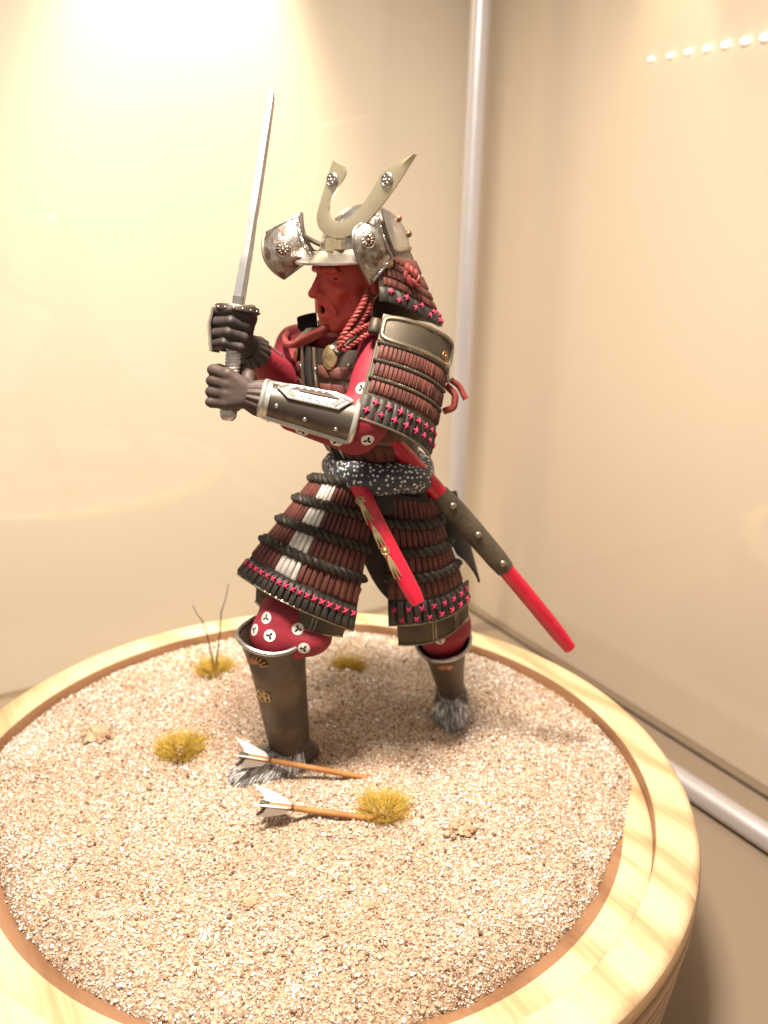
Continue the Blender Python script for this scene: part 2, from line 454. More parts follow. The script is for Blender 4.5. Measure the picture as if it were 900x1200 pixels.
# ------------------------------------------------------------------ the case
FZ = -9.0
BC = V(-3.08, 33.77, 0)
corner = atz(530, 693, FZ); rightp = atz(900, 922, FZ)
dr = nrm(rightp - corner); dr[2] = 0; dr = nrm(dr); dl = V(dr[1], -dr[0], 0)
if dl[0] > 0: dl = -dl
ZUP = V(0, 0, 1)
nr_in = dl.copy(); nl_in = dr.copy()       # inward normals of the right and left walls


def sheet(name, p, a, la, b, lb, th, mtl):
    """a slab whose front face starts at p and spans a*la, b*lb"""
    n = np.cross(a, b)
    mb = MB(); c = p + a * la / 2 + b * lb / 2 - n * th / 2
    mb.box(c, (a, b, n), (la / 2, lb / 2, th / 2)); return tag(mb.build(name, mtl, None, p, False), kind='structure')


fl_c = (corner + V(0, 30, 0)) * V(1, 0, 0) + V(0, 40, FZ)
mb = MB(); mb.box(V(0, 30, FZ - .5), (V(1, 0, 0), V(0, 1, 0), ZUP), (70, 75, .5)); tag(mb.build('floor', M['floor'], None, V(0, 30, FZ), False), kind='structure')
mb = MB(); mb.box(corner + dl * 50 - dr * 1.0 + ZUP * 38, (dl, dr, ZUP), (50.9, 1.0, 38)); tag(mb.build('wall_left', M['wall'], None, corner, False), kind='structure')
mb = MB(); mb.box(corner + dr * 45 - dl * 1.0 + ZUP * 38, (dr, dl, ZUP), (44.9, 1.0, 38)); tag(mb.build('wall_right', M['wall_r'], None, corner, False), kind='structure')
# glass in front of both walls
gp = corner + dl * .8 + dr * .8
CASE = thing('display_case', gp, 'tall display case of clear panes joined by silver metal tubes', 'display case')
mb = MB(); mb.box(gp + dl * 46 + ZUP * 36.1, (dl, dr, ZUP), (45.5, .2, 36))
mb.build('glass_pane', M['glass'], CASE, smooth=False)
mb = MB(); mb.box(gp + dr * 40.0 + ZUP * 36.1, (dr, dl, ZUP), (39.5, .2, 36))
mb.build('glass_pane', M['glass'], CASE, smooth=False)
# tubes
pf = atz(527, 742, FZ)
mb = MB(); mb.tube([pf + ZUP * (k * 8.0) for k in range(0, 11)], .72, 20)
mb.lathe([(.3, 0), (1.1, 0), (1.1, .25), (.95, .35), (.3, .35)], pf, n=24)
mb.build('corner_post', M['tube'], CASE)
ra = atz(807, 921, FZ + .8); rb = atz(900, 982, FZ + .8); rd = nrm(rb - ra)
t0 = (pf[1] - ra[1]) / rd[1]
mb = MB(); mb.tube([ra + rd * t for t in np.linspace(t0 + 2.0, 34, 9)], .72, 20)
mb.build('bottom_rail', M['tube'], CASE)
# thin dark seam along the right pane
mb = MB(); mb.box(gp + dr * 40 + ZUP * .08 + dl * .32, (dr, dl, ZUP), (39.5, .10, .07)); mb.build('glass_seal', M['binding'], CASE, smooth=False)


# glowing dots added on the right wall in place of a lamp row's reflection
def on_right(px, py, o=.12):
    d = ray(px, py); q = corner + dl * o; return CAM + d * (((q - CAM) @ dl) / (d @ dl))
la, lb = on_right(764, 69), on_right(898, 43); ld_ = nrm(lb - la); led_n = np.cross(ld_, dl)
led_refl = thing('light_chain', la, 'row of small glowing warm lamps high on the right behind the pane', 'lamp')
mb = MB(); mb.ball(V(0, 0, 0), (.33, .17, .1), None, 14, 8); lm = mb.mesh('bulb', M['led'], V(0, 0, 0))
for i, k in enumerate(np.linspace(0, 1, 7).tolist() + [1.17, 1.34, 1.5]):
    o = bpy.data.objects.new('bulb', lm); col.objects.link(o); o.parent = led_refl
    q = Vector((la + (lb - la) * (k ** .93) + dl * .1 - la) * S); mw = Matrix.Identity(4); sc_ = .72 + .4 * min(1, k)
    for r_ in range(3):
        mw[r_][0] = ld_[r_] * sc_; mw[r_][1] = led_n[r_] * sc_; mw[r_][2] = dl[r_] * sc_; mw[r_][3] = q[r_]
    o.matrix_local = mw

# ------------------------------------------------------------------ wooden base
wb = thing('wooden_base', V(BC[0], BC[1], FZ), 'round turned pale pine display base with a stepped rim', 'display base')
prof = [(14.6, FZ + .01), (15.9, FZ + .01), (16.3, FZ + 1.5), (16.6, -5.0), (16.85, -3.2), (16.92, -2.4), (17.05, -1.6), (17.08, -1.0), (17.06, -.6), (16.98, -.28), (16.8, -.08), (16.55, 0)]
top = [(16.55, 0), (15.9, 0.01), (15.42, 0), (15.3, -.03), (15.25, -.10)]
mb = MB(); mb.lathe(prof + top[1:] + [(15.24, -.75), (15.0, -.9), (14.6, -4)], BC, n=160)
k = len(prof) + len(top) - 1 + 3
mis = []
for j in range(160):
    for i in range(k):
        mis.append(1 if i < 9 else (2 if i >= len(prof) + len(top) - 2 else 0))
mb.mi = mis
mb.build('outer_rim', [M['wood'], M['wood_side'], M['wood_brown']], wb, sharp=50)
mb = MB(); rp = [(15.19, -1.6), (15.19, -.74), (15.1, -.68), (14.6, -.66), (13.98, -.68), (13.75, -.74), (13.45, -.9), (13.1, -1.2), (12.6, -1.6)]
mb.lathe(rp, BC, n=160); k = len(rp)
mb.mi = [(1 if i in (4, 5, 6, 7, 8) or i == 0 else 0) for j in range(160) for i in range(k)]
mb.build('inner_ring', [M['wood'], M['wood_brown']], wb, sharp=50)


# ------------------------------------------------------------------ sand
def edge_r(x, y):
    dx, dy = x - BC[0], y - BC[1]; r = np.hypot(dx, dy) + 1e-6
    s_ = np.clip((dy / r + .52) / .72, 0, 1); s_ = s_ * s_ * (3 - 2 * s_)
    return 13.35 + 1.72 * s_ + .06 * np.sin(9 * np.arctan2(dy, dx)) + .05 * np.sin(23 * np.arctan2(dy, dx) + 1)
_ph = rng.uniform(0, 6.28, (14,)); _kd = rng.uniform(0, 6.28, (14,)); _kf = np.geomspace(.35, 4.5, 14)
def sandz(x, y):
    x = np.asarray(x, float); y = np.asarray(y, float)
    r = np.hypot(x - BC[0], y - BC[1]); er = edge_r(x, y)
    z = .36 - .78 * (r / 14) ** 2.5
    for p, a, f in zip(_ph, _kd, _kf):
        z = z + .055 / (f ** .5) * np.sin(f * (x * np.cos(a) + y * np.sin(a)) + p)
    e = np.clip((er - r) / 1.1, 0, 1)
    rz = np.interp(er, [13.1, 13.45, 13.75, 13.98, 15.2], [-1.2, -.9, -.74, -.68, -.66]) + .05
    k_ = (1 - e) ** 1.6
    return z * (1 - k_) + rz * k_
NR, NA = 60, 240
vv = [[BC[0], BC[1], float(sandz(BC[0], BC[1]))]]; ff = []
for i in range(1, NR + 2):
    for j in range(NA):
        a = 2 * math.pi * j / NA; er = float(edge_r(BC[0] + math.cos(a), BC[1] + math.sin(a)))
        r = er * (min(i, NR) / NR) ** .9; x = BC[0] + r * math.cos(a); y = BC[1] + r * math.sin(a)
        vv.append([x, y, float(sandz(x, y)) - (.5 if i > NR else 0)])
for j in range(NA):
    ff.append((0, 1 + j, 1 + (j + 1) % NA))
    for i in range(NR):
        a = 1 + i * NA
        ff.append((a + j, a + NA + j, a + NA + (j + 1) % NA, a + (j + 1) % NA))
mb = MB(); mb.add(vv, ff); tag(mb.build('sand_ground', M['sand'], None, BC, True, None), kind='structure')


def col_attr(me, cols):
    at_ = me.color_attributes.new('Col', 'FLOAT_COLOR', 'POINT')
    at_.data.foreach_set('color', np.concatenate([cols, np.ones((len(cols), 1))], 1).astype(np.float32).ravel())


def make_grains(n):
    r = 15.1 * np.sqrt(rng.uniform(0, 1, n)); a = rng.uniform(0, 2 * math.pi, n)
    x = BC[0] + r * np.cos(a); y = BC[1] + r * np.sin(a)
    ok = r < edge_r(x, y) + .12 * rng.uniform(0, 1, n) ** 3; x, y = x[ok], y[ok]; n = len(x)
    # loose clumps: a few patches are thicker with grains
    z = sandz(x, y)
    base = np.array([[1, 0, 0], [-1, 0, 0], [0, 1, 0], [0, -1, 0], [0, 0, 1], [0, 0, -1.0]])
    ff0 = np.array([[0, 2, 4], [2, 1, 4], [1, 3, 4], [3, 0, 4], [2, 0, 5], [1, 2, 5], [3, 1, 5], [0, 3, 5]])
    sz = .032 * np.exp(rng.normal(0, .45, n)); sz = np.clip(sz, .018, .12)
    sc = sz[:, None] * rng.uniform(.6, 1.25, (n, 3))
    P = base[None] * sc[:, None, :] * rng.uniform(.75, 1.25, (n, 6, 1))
    q = rng.normal(size=(n, 4)); q /= np.linalg.norm(q, axis=1)[:, None]
    w_, x_, y_, z_ = q.T
    R = np.stack([1 - 2 * (y_ ** 2 + z_ ** 2), 2 * (x_ * y_ - z_ * w_), 2 * (x_ * z_ + y_ * w_), 2 * (x_ * y_ + z_ * w_), 1 - 2 * (x_ ** 2 + z_ ** 2), 2 * (y_ * z_ - x_ * w_), 2 * (x_ * z_ - y_ * w_), 2 * (y_ * z_ + x_ * w_), 1 - 2 * (x_ ** 2 + y_ ** 2)], 1).reshape(n, 3, 3)
    P = np.einsum('nij,nkj->nki', R, P)
    P[:, :, 0] += x[:, None]; P[:, :, 1] += y[:, None]; P[:, :, 2] += (z + sz * rng.uniform(.0, .9, n))[:, None]
    F = (ff0[None] + 6 * np.arange(n)[:, None, None]).reshape(-1, 3)
    pal = np.array([[.83, .79, .745], [.70, .60, .51], [.55, .40, .29], [.39, .26, .17], [.22, .135, .085], [.62, .44, .36]])
    t = .0 * x
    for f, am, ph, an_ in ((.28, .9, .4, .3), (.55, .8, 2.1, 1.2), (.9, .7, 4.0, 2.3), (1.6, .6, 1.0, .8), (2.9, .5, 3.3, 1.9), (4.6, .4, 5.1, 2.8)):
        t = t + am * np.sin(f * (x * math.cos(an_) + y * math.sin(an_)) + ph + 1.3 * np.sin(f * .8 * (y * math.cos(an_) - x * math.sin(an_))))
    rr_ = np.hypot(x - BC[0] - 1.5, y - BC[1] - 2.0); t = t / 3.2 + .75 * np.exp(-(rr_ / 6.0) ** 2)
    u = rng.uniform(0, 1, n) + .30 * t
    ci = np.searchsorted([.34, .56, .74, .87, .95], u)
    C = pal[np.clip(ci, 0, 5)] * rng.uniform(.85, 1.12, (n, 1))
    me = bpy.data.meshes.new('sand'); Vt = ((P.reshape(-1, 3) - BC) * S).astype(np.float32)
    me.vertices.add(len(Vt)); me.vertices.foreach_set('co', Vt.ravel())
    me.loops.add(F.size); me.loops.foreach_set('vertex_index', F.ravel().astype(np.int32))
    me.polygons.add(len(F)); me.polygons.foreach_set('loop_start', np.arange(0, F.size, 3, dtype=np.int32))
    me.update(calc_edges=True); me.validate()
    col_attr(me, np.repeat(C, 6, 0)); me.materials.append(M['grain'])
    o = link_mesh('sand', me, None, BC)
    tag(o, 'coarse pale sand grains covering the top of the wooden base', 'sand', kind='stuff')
make_grains(150000)


def rock(x, y, rx, ry, rz, seed, label):
    r_ = np.random.default_rng(seed); mb = MB(); z0 = float(sandz(x, y))
    def chunk(c, s_):
        k = MB(); k.ball(V(0, 0, 0), (1, 1, 1), nu=8, nv=5); P = k.v[0] * r_.uniform(.7, 1.2, (len(k.v[0]), 1)) * s_ * r_.uniform(.7, 1.2, 3); mb.add(P + c, k.f)
    chunk(V(x, y, z0 - rz * .1), V(rx * .95, ry * .95, rz * 1.0)); chunk(V(x + rx * .2, y, z0), V(rx * .6, ry * .6, rz * 1.0))
    for k in range(34):
        a = r_.uniform(0, 6.283); t = math.sqrt(r_.uniform(0, 1)); h = math.sqrt(max(0, 1 - t * t * .95)) * rz * r_.uniform(.55, 1.05)
        chunk(V(x + rx * t * math.cos(a), y + ry * t * math.sin(a), z0 + h - .06), np.full(3, rx * r_.uniform(.07, .24)) * V(1, 1, .75))
    tag(mb.build('rock', M['rock'], None, V(x, y, z0), True, 20), label, 'rock', 'small stones in the sand')
q = atz(113, 862, .1); rock(q[0], q[1], .8, .65, .42, 3, 'flat tan stone in the sand near the left rim')
q = atz(541, 978, .1); rock(q[0], q[1], .75, .55, .34, 11, 'tan stone in the sand right of the arrows')
q = atz(104, 972, .1); rock(q[0], q[1], .42, .3, .2, 5, 'small low tan stone in the sand at the far left of the front')
q = atz(292, 1056, .1); rock(q[0], q[1], .4, .28, .2, 8, 'small pale stone in the open sand below the nearer arrow')


q = atz(432, 1060, .1); rock(q[0], q[1], .34, .26, .2, 21, 'small pale lump in the sand at the bottom centre')
q = atz(628, 826, .1); rock(q[0], q[1], .5, .25, .16, 33, 'low lump of sand near the back right rim')


def tuft(px, py, rad, h, n, seed, label, stalks=None, lean=(0, 0)):
    r_ = np.random.default_rng(seed); q = atz(px, py, .15); z0 = float(sandz(q[0], q[1])); base = V(q[0], q[1], z0)
    mtl = {0: 'tuft_a', 1: 'tuft_b'}
    mb = MB()
    for i in range(n):
        a = r_.uniform(0, 6.283); rr = rad * math.sqrt(r_.uniform(0, 1)); b = base + V(rr * math.cos(a), rr * math.sin(a) * .9, -.08)
        hh = h * r_.choice([.45, .8, 1.0], p=[.3, .4, .3]) * r_.uniform(.75, 1.25) * (1 - .3 * rr / rad); ti = r_.uniform(.1, .55) + .55 * rr / rad; a2 = a + r_.normal(0, .9)
        ti *= 1.35
        d = V(math.cos(a2) * ti + lean[0], math.sin(a2) * ti + lean[1], 1); d = nrm(d)
        w_ = .014 * r_.uniform(.7, 1.3); sd = nrm(np.cross(d, r_.normal(size=3)))
        m1 = b + d * hh * .55; tip = b + d * hh + V(d[0], d[1], -.25) * hh * .22 * r_.uniform(0, 1.5)
        mb.add([b - sd * w_, b + sd * w_, m1 + sd * w_ * .8, m1 - sd * w_ * .8, tip], [(0, 1, 2, 3), (3, 2, 4)], int(r_.uniform() < .4))
    if stalks is None:
        o = mb.build('grass_tuft', [M['grass'], M['grass2']], None, base, True, None)
        return tag(o, label, 'grass tuft', 'mustard grass tufts on the sand')
    t = thing('grass_tuft', base, label, 'grass tuft', 'mustard grass tufts on the sand')
    mb.build('blades', [M['grass'], M['grass2']], t, sharp=None)
    for pts in stalks:
        sb = MB(); P = np.array([base + V(0, 0, -.05)] + [at(a, b, base[1] + .1) for a, b in pts]); 
        tt = np.linspace(0, 1, len(P)); sb.tube(P, .045 * (1 - .6 * tt), 6); sb.build('stalk', M['stalk'], t)
M['grass'] = mat('mustard_grass', (.62, .42, .06), .8, c2=(.48, .32, .05), nscale=200)
M['grass2'] = mat('olive_grass', (.46, .33, .06), .8, c2=(.56, .40, .07), nscale=200)
tuft(213, 880, .95, 1.15, 1500, 1, 'bushy mustard grass tuft in the sand left of the front foot')
tuft(449, 954, .85, 1.15, 1400, 2, 'mustard grass tuft where the arrows are stuck in the sand')
tuft(408, 778, .75, 1.05, 1100, 3, 'olive grass tuft on the sand behind the front leg')
tuft(252, 783, .85, 1.15, 1250, 4, 'grass tuft by the back rim with two thin dark stalks', stalks=[[(258, 740), (259, 718), (264, 703), (268, 684)], [(243, 745), (237, 727), (231, 720), (226, 709)]])


# ------------------------------------------------------------------ arrows
def arrow(tip_px, nock_px, nz, label):
    g = atz(*tip_px, .15); g[2] = float(sandz(g[0], g[1])) ; n_ = atz(*nock_px, nz)
    d = nrm(n_ - g); t = thing('arrow', g, label, 'arrow', 'arrows stuck in the sand')
    mb = MB(); mb.tube([g - d * 1.2, g, (g + n_) / 2, n_ - d * .25], .125, 10); mb.build('shaft', M['arrow_wood'], t)
    mb = MB(); mb.tube([n_ - d * .32, n_ - d * .2, n_, n_ + d * .1], [.12, .15, .16, .12], 12); mb.build('nock', M['binding'], t)
    e0 = nrm(np.cross(d, V(0, 0, 1))); e1 = np.cross(e0, d)
    mb = MB(); mb.tube([n_ - d * 1.3, n_ - d * 1.18], .125, 10); mb.build('binding', M['binding'], t)
    for k, ang in enumerate((150, 270, 30)):
        a = math.radians(ang); r_ = e0 * math.cos(a) + e1 * math.sin(a); s_ = np.cross(d, r_)
        O = [(-.12, .1), (-.04, .34), (.40, .78), (-.18, .62), (-.62, .48), (-1.0, .34), (-1.2, .1)] 
        vv = [n_ + d * x + r_ * y + s_ * th for th in (-.02, .02) for x, y in O]
        K = len(O); ff = [tuple(range(K)), tuple(range(2 * K - 1, K - 1, -1))] + [(i, (i + 1) % K, K + (i + 1) % K, K + i)[::-1] for i in range(K)]
        mb = MB(); mb.add(vv, ff); f_ = mb.build('feather', M['feather'], t, smooth=False)
        if k == 1:
            mb = MB(); mb.add([n_ + d * x + r_ * y + s_ * th for th in (-.035, .035) for x, y in [(-.10, .12), (.02, .36), (.16, .52), (.06, .56), (-.12, .38), (-.22, .12)]], [(0, 1, 4, 5), (1, 2, 3, 4), (11, 10, 7, 6), (10, 9, 8, 7)] + [(i, 6 + i, 6 + (i + 1) % 6, (i + 1) % 6) for i in range(6)]); mb.build('dark_band', M['binding'], f_, smooth=False)
arrow((426, 914), (283, 885), 1.75, 'arrow with white feathers stuck in the sand, crossing the front foot')
arrow((450, 964), (307, 942), 1.3, 'nearer arrow with white feathers stuck in the open sand')


# ------------------------------------------------------------------ volumes (bodies, gloves)
class Vol:
    def __init__(s, lo, hi, h):
        s.lo = np.asarray(lo, float); s.h = h; s.n = np.ceil((np.asarray(hi) - s.lo) / h).astype(int) + 1
        s.d = np.full(s.n, 1.0, np.float32)
        s.ax = [(s.lo[i] + h * np.arange(s.n[i])).astype(np.float32) for i in range(3)]
    def _sub(s, lo, hi, pad):
        a = np.clip(np.floor((lo - pad - s.lo) / s.h).astype(int), 0, s.n); b = np.clip(np.ceil((hi + pad - s.lo) / s.h).astype(int) + 1, 0, s.n)
        sl = tuple(slice(a[i], b[i]) for i in range(3))
        return sl, np.meshgrid(s.ax[0][sl[0]], s.ax[1][sl[1]], s.ax[2][sl[2]], indexing='ij', sparse=True)
    def _op(s, sl, D, k, sub):
        A = s.d[sl]
        if sub:
            D = -D; t = np.clip(.5 - .5 * (A - D) / k * 1.0, 0, 1)   # smooth max(A, -D)
            s.d[sl] = A * (1 - t) + D * t + k * t * (1 - t)
        else:
            t = np.clip(.5 + .5 * (A - D) / k, 0, 1); s.d[sl] = A * (1 - t) + D * t - k * t * (1 - t)
    def cap(s, a, b, ra, rb, k=.15, sub=False):
        a = np.asarray(a, float); b = np.asarray(b, float); R = max(ra, rb)
        sl, (x, y, z) = s._sub(np.minimum(a, b) - R, np.maximum(a, b) + R, k + 3 * s.h)
        ba = b - a; t = np.clip(((x - a[0]) * ba[0] + (y - a[1]) * ba[1] + (z - a[2]) * ba[2]) / (ba @ ba + 1e-9), 0, 1)
        D = np.sqrt((x - a[0] - t * ba[0]) ** 2 + (y - a[1] - t * ba[1]) ** 2 + (z - a[2] - t * ba[2]) ** 2) - (ra + (rb - ra) * t)
        s._op(sl, D, k, sub); return s
    def ell(s, c, r, ax=None, k=.15, sub=False):
        c = np.asarray(c, float); r = np.broadcast_to(np.asarray(r, float), (3,)); ax = np.eye(3) if ax is None else np.array(ax, float)
        R = r.max(); sl, (x, y, z) = s._sub(c - R, c + R, k + 3 * s.h); x = x - c[0]; y = y - c[1]; z = z - c[2]
        q = [(x * ax[i][0] + y * ax[i][1] + z * ax[i][2]) for i in range(3)]
        k0 = np.sqrt(sum((q[i] / r[i]) ** 2 for i in range(3))); k1 = np.sqrt(sum((q[i] / r[i] ** 2) ** 2 for i in range(3))) + 1e-6
        s._op(sl, k0 * (k0 - 1) / k1, k, sub); return s
    def chain(s, pts, rs, k=.12):
        for i in range(len(pts) - 1): s.cap(pts[i], pts[i + 1], rs[i], rs[i + 1], k)
        return s
    def polys(s):
        d = s.d; neg = d < 0; n = s.n
        cnt = np.zeros(n - 1, np.int8)
        for i in (0, 1):
            for j in (0, 1):
                for k in (0, 1): cnt += neg[i:n[0] - 1 + i, j:n[1] - 1 + j, k:n[2] - 1 + k]
        act = (cnt > 0) & (cnt < 8); I = np.argwhere(act); idx = np.full(n - 1, -1, np.int64); idx[act] = np.arange(len(I))
        acc = np.zeros((len(I), 3)); num = np.zeros(len(I))
        cor = [(i, j, k) for i in (0, 1) for j in (0, 1) for k in (0, 1)]
        val = {c: d[I[:, 0] + c[0], I[:, 1] + c[1], I[:, 2] + c[2]].astype(float) for c in cor}
        for c in cor:
            for axx in range(3):
                if c[axx] == 0:
                    e = list(c); e[axx] = 1; e = tuple(e); a, b = val[c], val[e]; cr = (a < 0) != (b < 0)
                    t = np.where(cr, a / (a - b + 1e-12), 0); P = np.tile(np.array(c, float), (len(I), 1)); P[:, axx] += t
                    acc[cr] += P[cr]; num[cr] += 1
        P = s.lo + s.h * (I + acc / num[:, None]); F = []
        for axx in range(3):
            o1, o2 = (axx + 1) % 3, (axx + 2) % 3
            sa = [slice(None)] * 3; sb = [slice(None)] * 3; sa[axx] = slice(0, -1); sb[axx] = slice(1, None)
            E_ = np.argwhere(neg[tuple(sa)] != neg[tuple(sb)])
            E_ = E_[(E_[:, o1] > 0) & (E_[:, o2] > 0) & (E_[:, o1] < n[o1] - 1) & (E_[:, o2] < n[o2] - 1)]
            sg = neg[E_[:, 0], E_[:, 1], E_[:, 2]]
            def cell(da, db):
                q = E_.copy(); q[:, o1] -= da; q[:, o2] -= db; return idx[q[:, 0], q[:, 1], q[:, 2]]
            Q = np.stack([cell(1, 1), cell(0, 1), cell(0, 0), cell(1, 0)], 1); Q[~sg] = Q[~sg][:, ::-1]; F.append(Q)
        return P, np.concatenate(F)
    def build(s, name, mats, parent, mifn=None):
        P, F = s.polys(); me = bpy.data.meshes.new(name); org = origin_of(parent)
        me.from_pydata(((P - org) * S).tolist(), [], F.tolist())
        for m_ in (mats if isinstance(mats, list) else [mats]): me.materials.append(m_)
        if mifn is not None: me.polygons.foreach_set('material_index', mifn(P[F].mean(1)).astype(np.int32))
        me.polygons.foreach_set('use_smooth', [True] * len(me.polygons)); me.update()
        return link_mesh(name, me, parent), P, F


# ------------------------------------------------------------------ the figurine
FIG = thing('samurai_figurine', V(-.3, 35.4, .3), 'red-faced armoured warrior figurine with horned helmet, sword raised in both gloved hands', 'figurine')
F = nrm(V(-.77, -.64, 0)); Lf = V(-F[1], F[0], 0)          # where the chest faces, and its left
if Lf[1] > 0: Lf = -Lf
FH = nrm(V(-.77, -.64, -.05)); LH = nrm(np.cross(ZUP, FH)); UH = np.cross(FH, LH)
if LH[1] > 0: LH = -LH
HC = at(411, 322, 34.0)
def hd(f, l, u): return HC + FH * f + LH * l + UH * u

grip_b, grip_t, tipP = at(268, 480, 31.0), at(278, 362, 31.7), at(320, 103, 34.4)
GA = nrm(grip_t - grip_b)
l_wr = at(301, 466, 30.7); l_el = at(428, 492, 31.1); l_sh = at(452, 402, 33.3)
r_wr = at(297, 412, 32.7); r_el = at(336, 452, 35.2); r_sh = at(350, 408, 36.4)
neck = at(409, 395, 34.6); waist = at(443, 549, 34.9); chest = at(410, 440, 34.7)
r_hip = V(-1.2, 35.3, 12.6); r_kn = at(322, 744, 32.2); r_an = at(341, 885, 33.9)
l_hip = V(.7, 34.6, 12.6); l_kn = at(519, 748, 36.3); l_an = at(529, 812, 39.0)

bv = Vol(V(-7.0, 28.5, 0.3), V(6.0, 41.5, 24.2), .068)
# torso
bv.ell(waist + V(0, 0, -1.2), (1.5, 1.35, 1.4), (Lf, F, ZUP), .25)
bv.cap(waist, chest, 1.3, 1.3, .3); bv.ell(chest + V(0, 0, .1), (1.7, 1.1, 1.6), (Lf, F, ZUP), .4)
bv.cap(l_sh - Lf * .5, r_sh + Lf * .3, .8, .8, .3); bv.cap(neck - V(0, 0, .6), HC - UH * .6 - FH * .3, .75, .7, .3)
# arms (wide sleeves)
bv.cap(l_sh, l_el, 1.0, .88, .3); bv.cap(l_el, l_wr, .86, .42, .25)
bv.cap(l_el + V(-.35, .1, -.5), (l_el * .3 + l_wr * .7) + V(0, .1, -.55), .85, .45, .3)
bv.cap(r_sh, r_el, 1.0, .85, .3); bv.cap(r_el, r_wr, .85, .45, .3)
# trousers and legs
bv.cap(r_hip, r_kn + V(.55, .55, .9), 1.35, 1.15, .3); bv.cap(r_kn + V(.4, .3, .6), r_kn + V(.15, .1, -.3), 1.1, 1.05, .3)
bv.ell(r_kn + V(1.3, .0, -.05), (1.1, 1.0, .8), None, .5)
bv.cap(r_kn, r_an, 1.02, .6, .3)
bv.cap(l_hip + V(0, .6, 0), l_kn + V(-.1, 0, .7), 1.15, 1.3, .3); bv.cap(l_kn + V(0, 0, .6), l_kn, 1.25, .95, .3); bv.cap(l_kn, l_an, .9, .5, .3)
# folds on the cloth
for a, b, t in ((l_el + V(-.6, -.85, .1), l_el + V(.3, -.75, .55), .04), (l_el + V(-1.2, -.75, -.55), l_el + V(-.1, -.85, -.5), .05), (l_el + V(-2.0, -.55, -.75), l_el + V(-.9, -.75, -.8), .05)):
    bv.cap(a, b, t, t, .12, True)
# head
hax = (FH, LH, UH)
bv.ell(hd(-.42, 0, .25), (1.35, 1.2, 1.3), hax, .2)
bv.ell(hd(.38, 0, -.55), (1.02, .98, 1.35), hax, .25)
bv.cap(hd(.98, -.16, -1.66), hd(.98, .16, -1.66), .40, .40, .3)                 # chin
bv.cap(hd(.2, .82, -1.0), hd(.8, .3, -1.7), .34, .34, .3); bv.cap(hd(.2, -.82, -1.0), hd(.8, -.3, -1.7), .34, .34, .3)   # jaw
bv.ell(hd(.93, .60, -.48), (.36, .30, .24), hax, .14); bv.ell(hd(.93, -.60, -.48), (.36, .30, .24), hax, .14)
for s_ in (-1, 1): bv.ell(hd(.92, .80 * s_, -1.05), (.30, .22, .34), hax, .2, True)         # cheekbones
bv.cap(hd(1.22, -.58, .27), hd(1.33, 0, .22), .17, .18, .14); bv.cap(hd(1.22, .58, .27), hd(1.33, 0, .22), .17, .18, .14)   # brow
for s_ in (-1, 1):
    bv.ell(hd(1.42, .47 * s_, -.04), (.40, .27, .20), hax, .08, True)                  # eye sockets
    bv.ell(hd(.98, .45 * s_, -.04), (.17, .2, .13), hax, .04)
bv.cap(hd(1.05, 0, .15), hd(1.22, 0, -.75), .30, .40, .15)
bv.cap(hd(1.38, 0, .15), hd(1.78, 0, -.55), .12, .175, .1); bv.ell(hd(1.80, 0, -.58), (.2, .18, .16), hax, .08)
for s_ in (-1, 1): bv.ell(hd(1.52, .19 * s_, -.64), (.19, .13, .13), hax, .08)
bv.ell(hd(1.12, 0, -1.16), (.36, .50, .44), hax, .2)
for s_ in (-1, 1): bv.cap(hd(1.42, .30 * s_, -.72), hd(1.22, .60 * s_, -1.30), .10, .09, .07)      # folds beside the mouth
bv.cap(hd(1.40, -.25, -.92), hd(1.40, .25, -.92), .10, .10, .08); bv.cap(hd(1.36, -.22, -1.42), hd(1.36, .22, -1.42), .11, .11, .08)   # lips
bv.ell(hd(1.50, 0, -1.17), (.55, .20, .175), hax, .05, True)                          # open mouth
for s_ in (-1, 1): bv.cap(hd(-.15, 1.18 * s_, -.15), hd(-.2, 1.2 * s_, -.65), .2, .15, .12)            # ears
nz_ = neck[2] + .1
def body_mi(c):
    rel = c - HC; return np.where((rel @ UH > -2.35) & (np.linalg.norm(rel, axis=1) < 2.6), 1, 0)
BODY, bp_, bf_ = bv.build('body', [M['red_cloth'], M['red_face']], FIG, body_mi)
tag(BODY, 'red cloth and red face')
bvh = BVHTree.FromPolygons([Vector(p) for p in bp_], [tuple(int(i) for i in f) for f in bf_])
mb = MB(); mb.ball(hd(1.19, 0, -1.17), (.18, .24, .20), hax, 12, 8); mb.build('mouth', M['black'], BODY)
for s_ in (-1, 1):
    mb = MB(); mb.ball(hd(1.07, .48 * s_, -.05), (.08, .15, .055), hax, 12, 6); mb.build('eye', M['eye'], BODY)


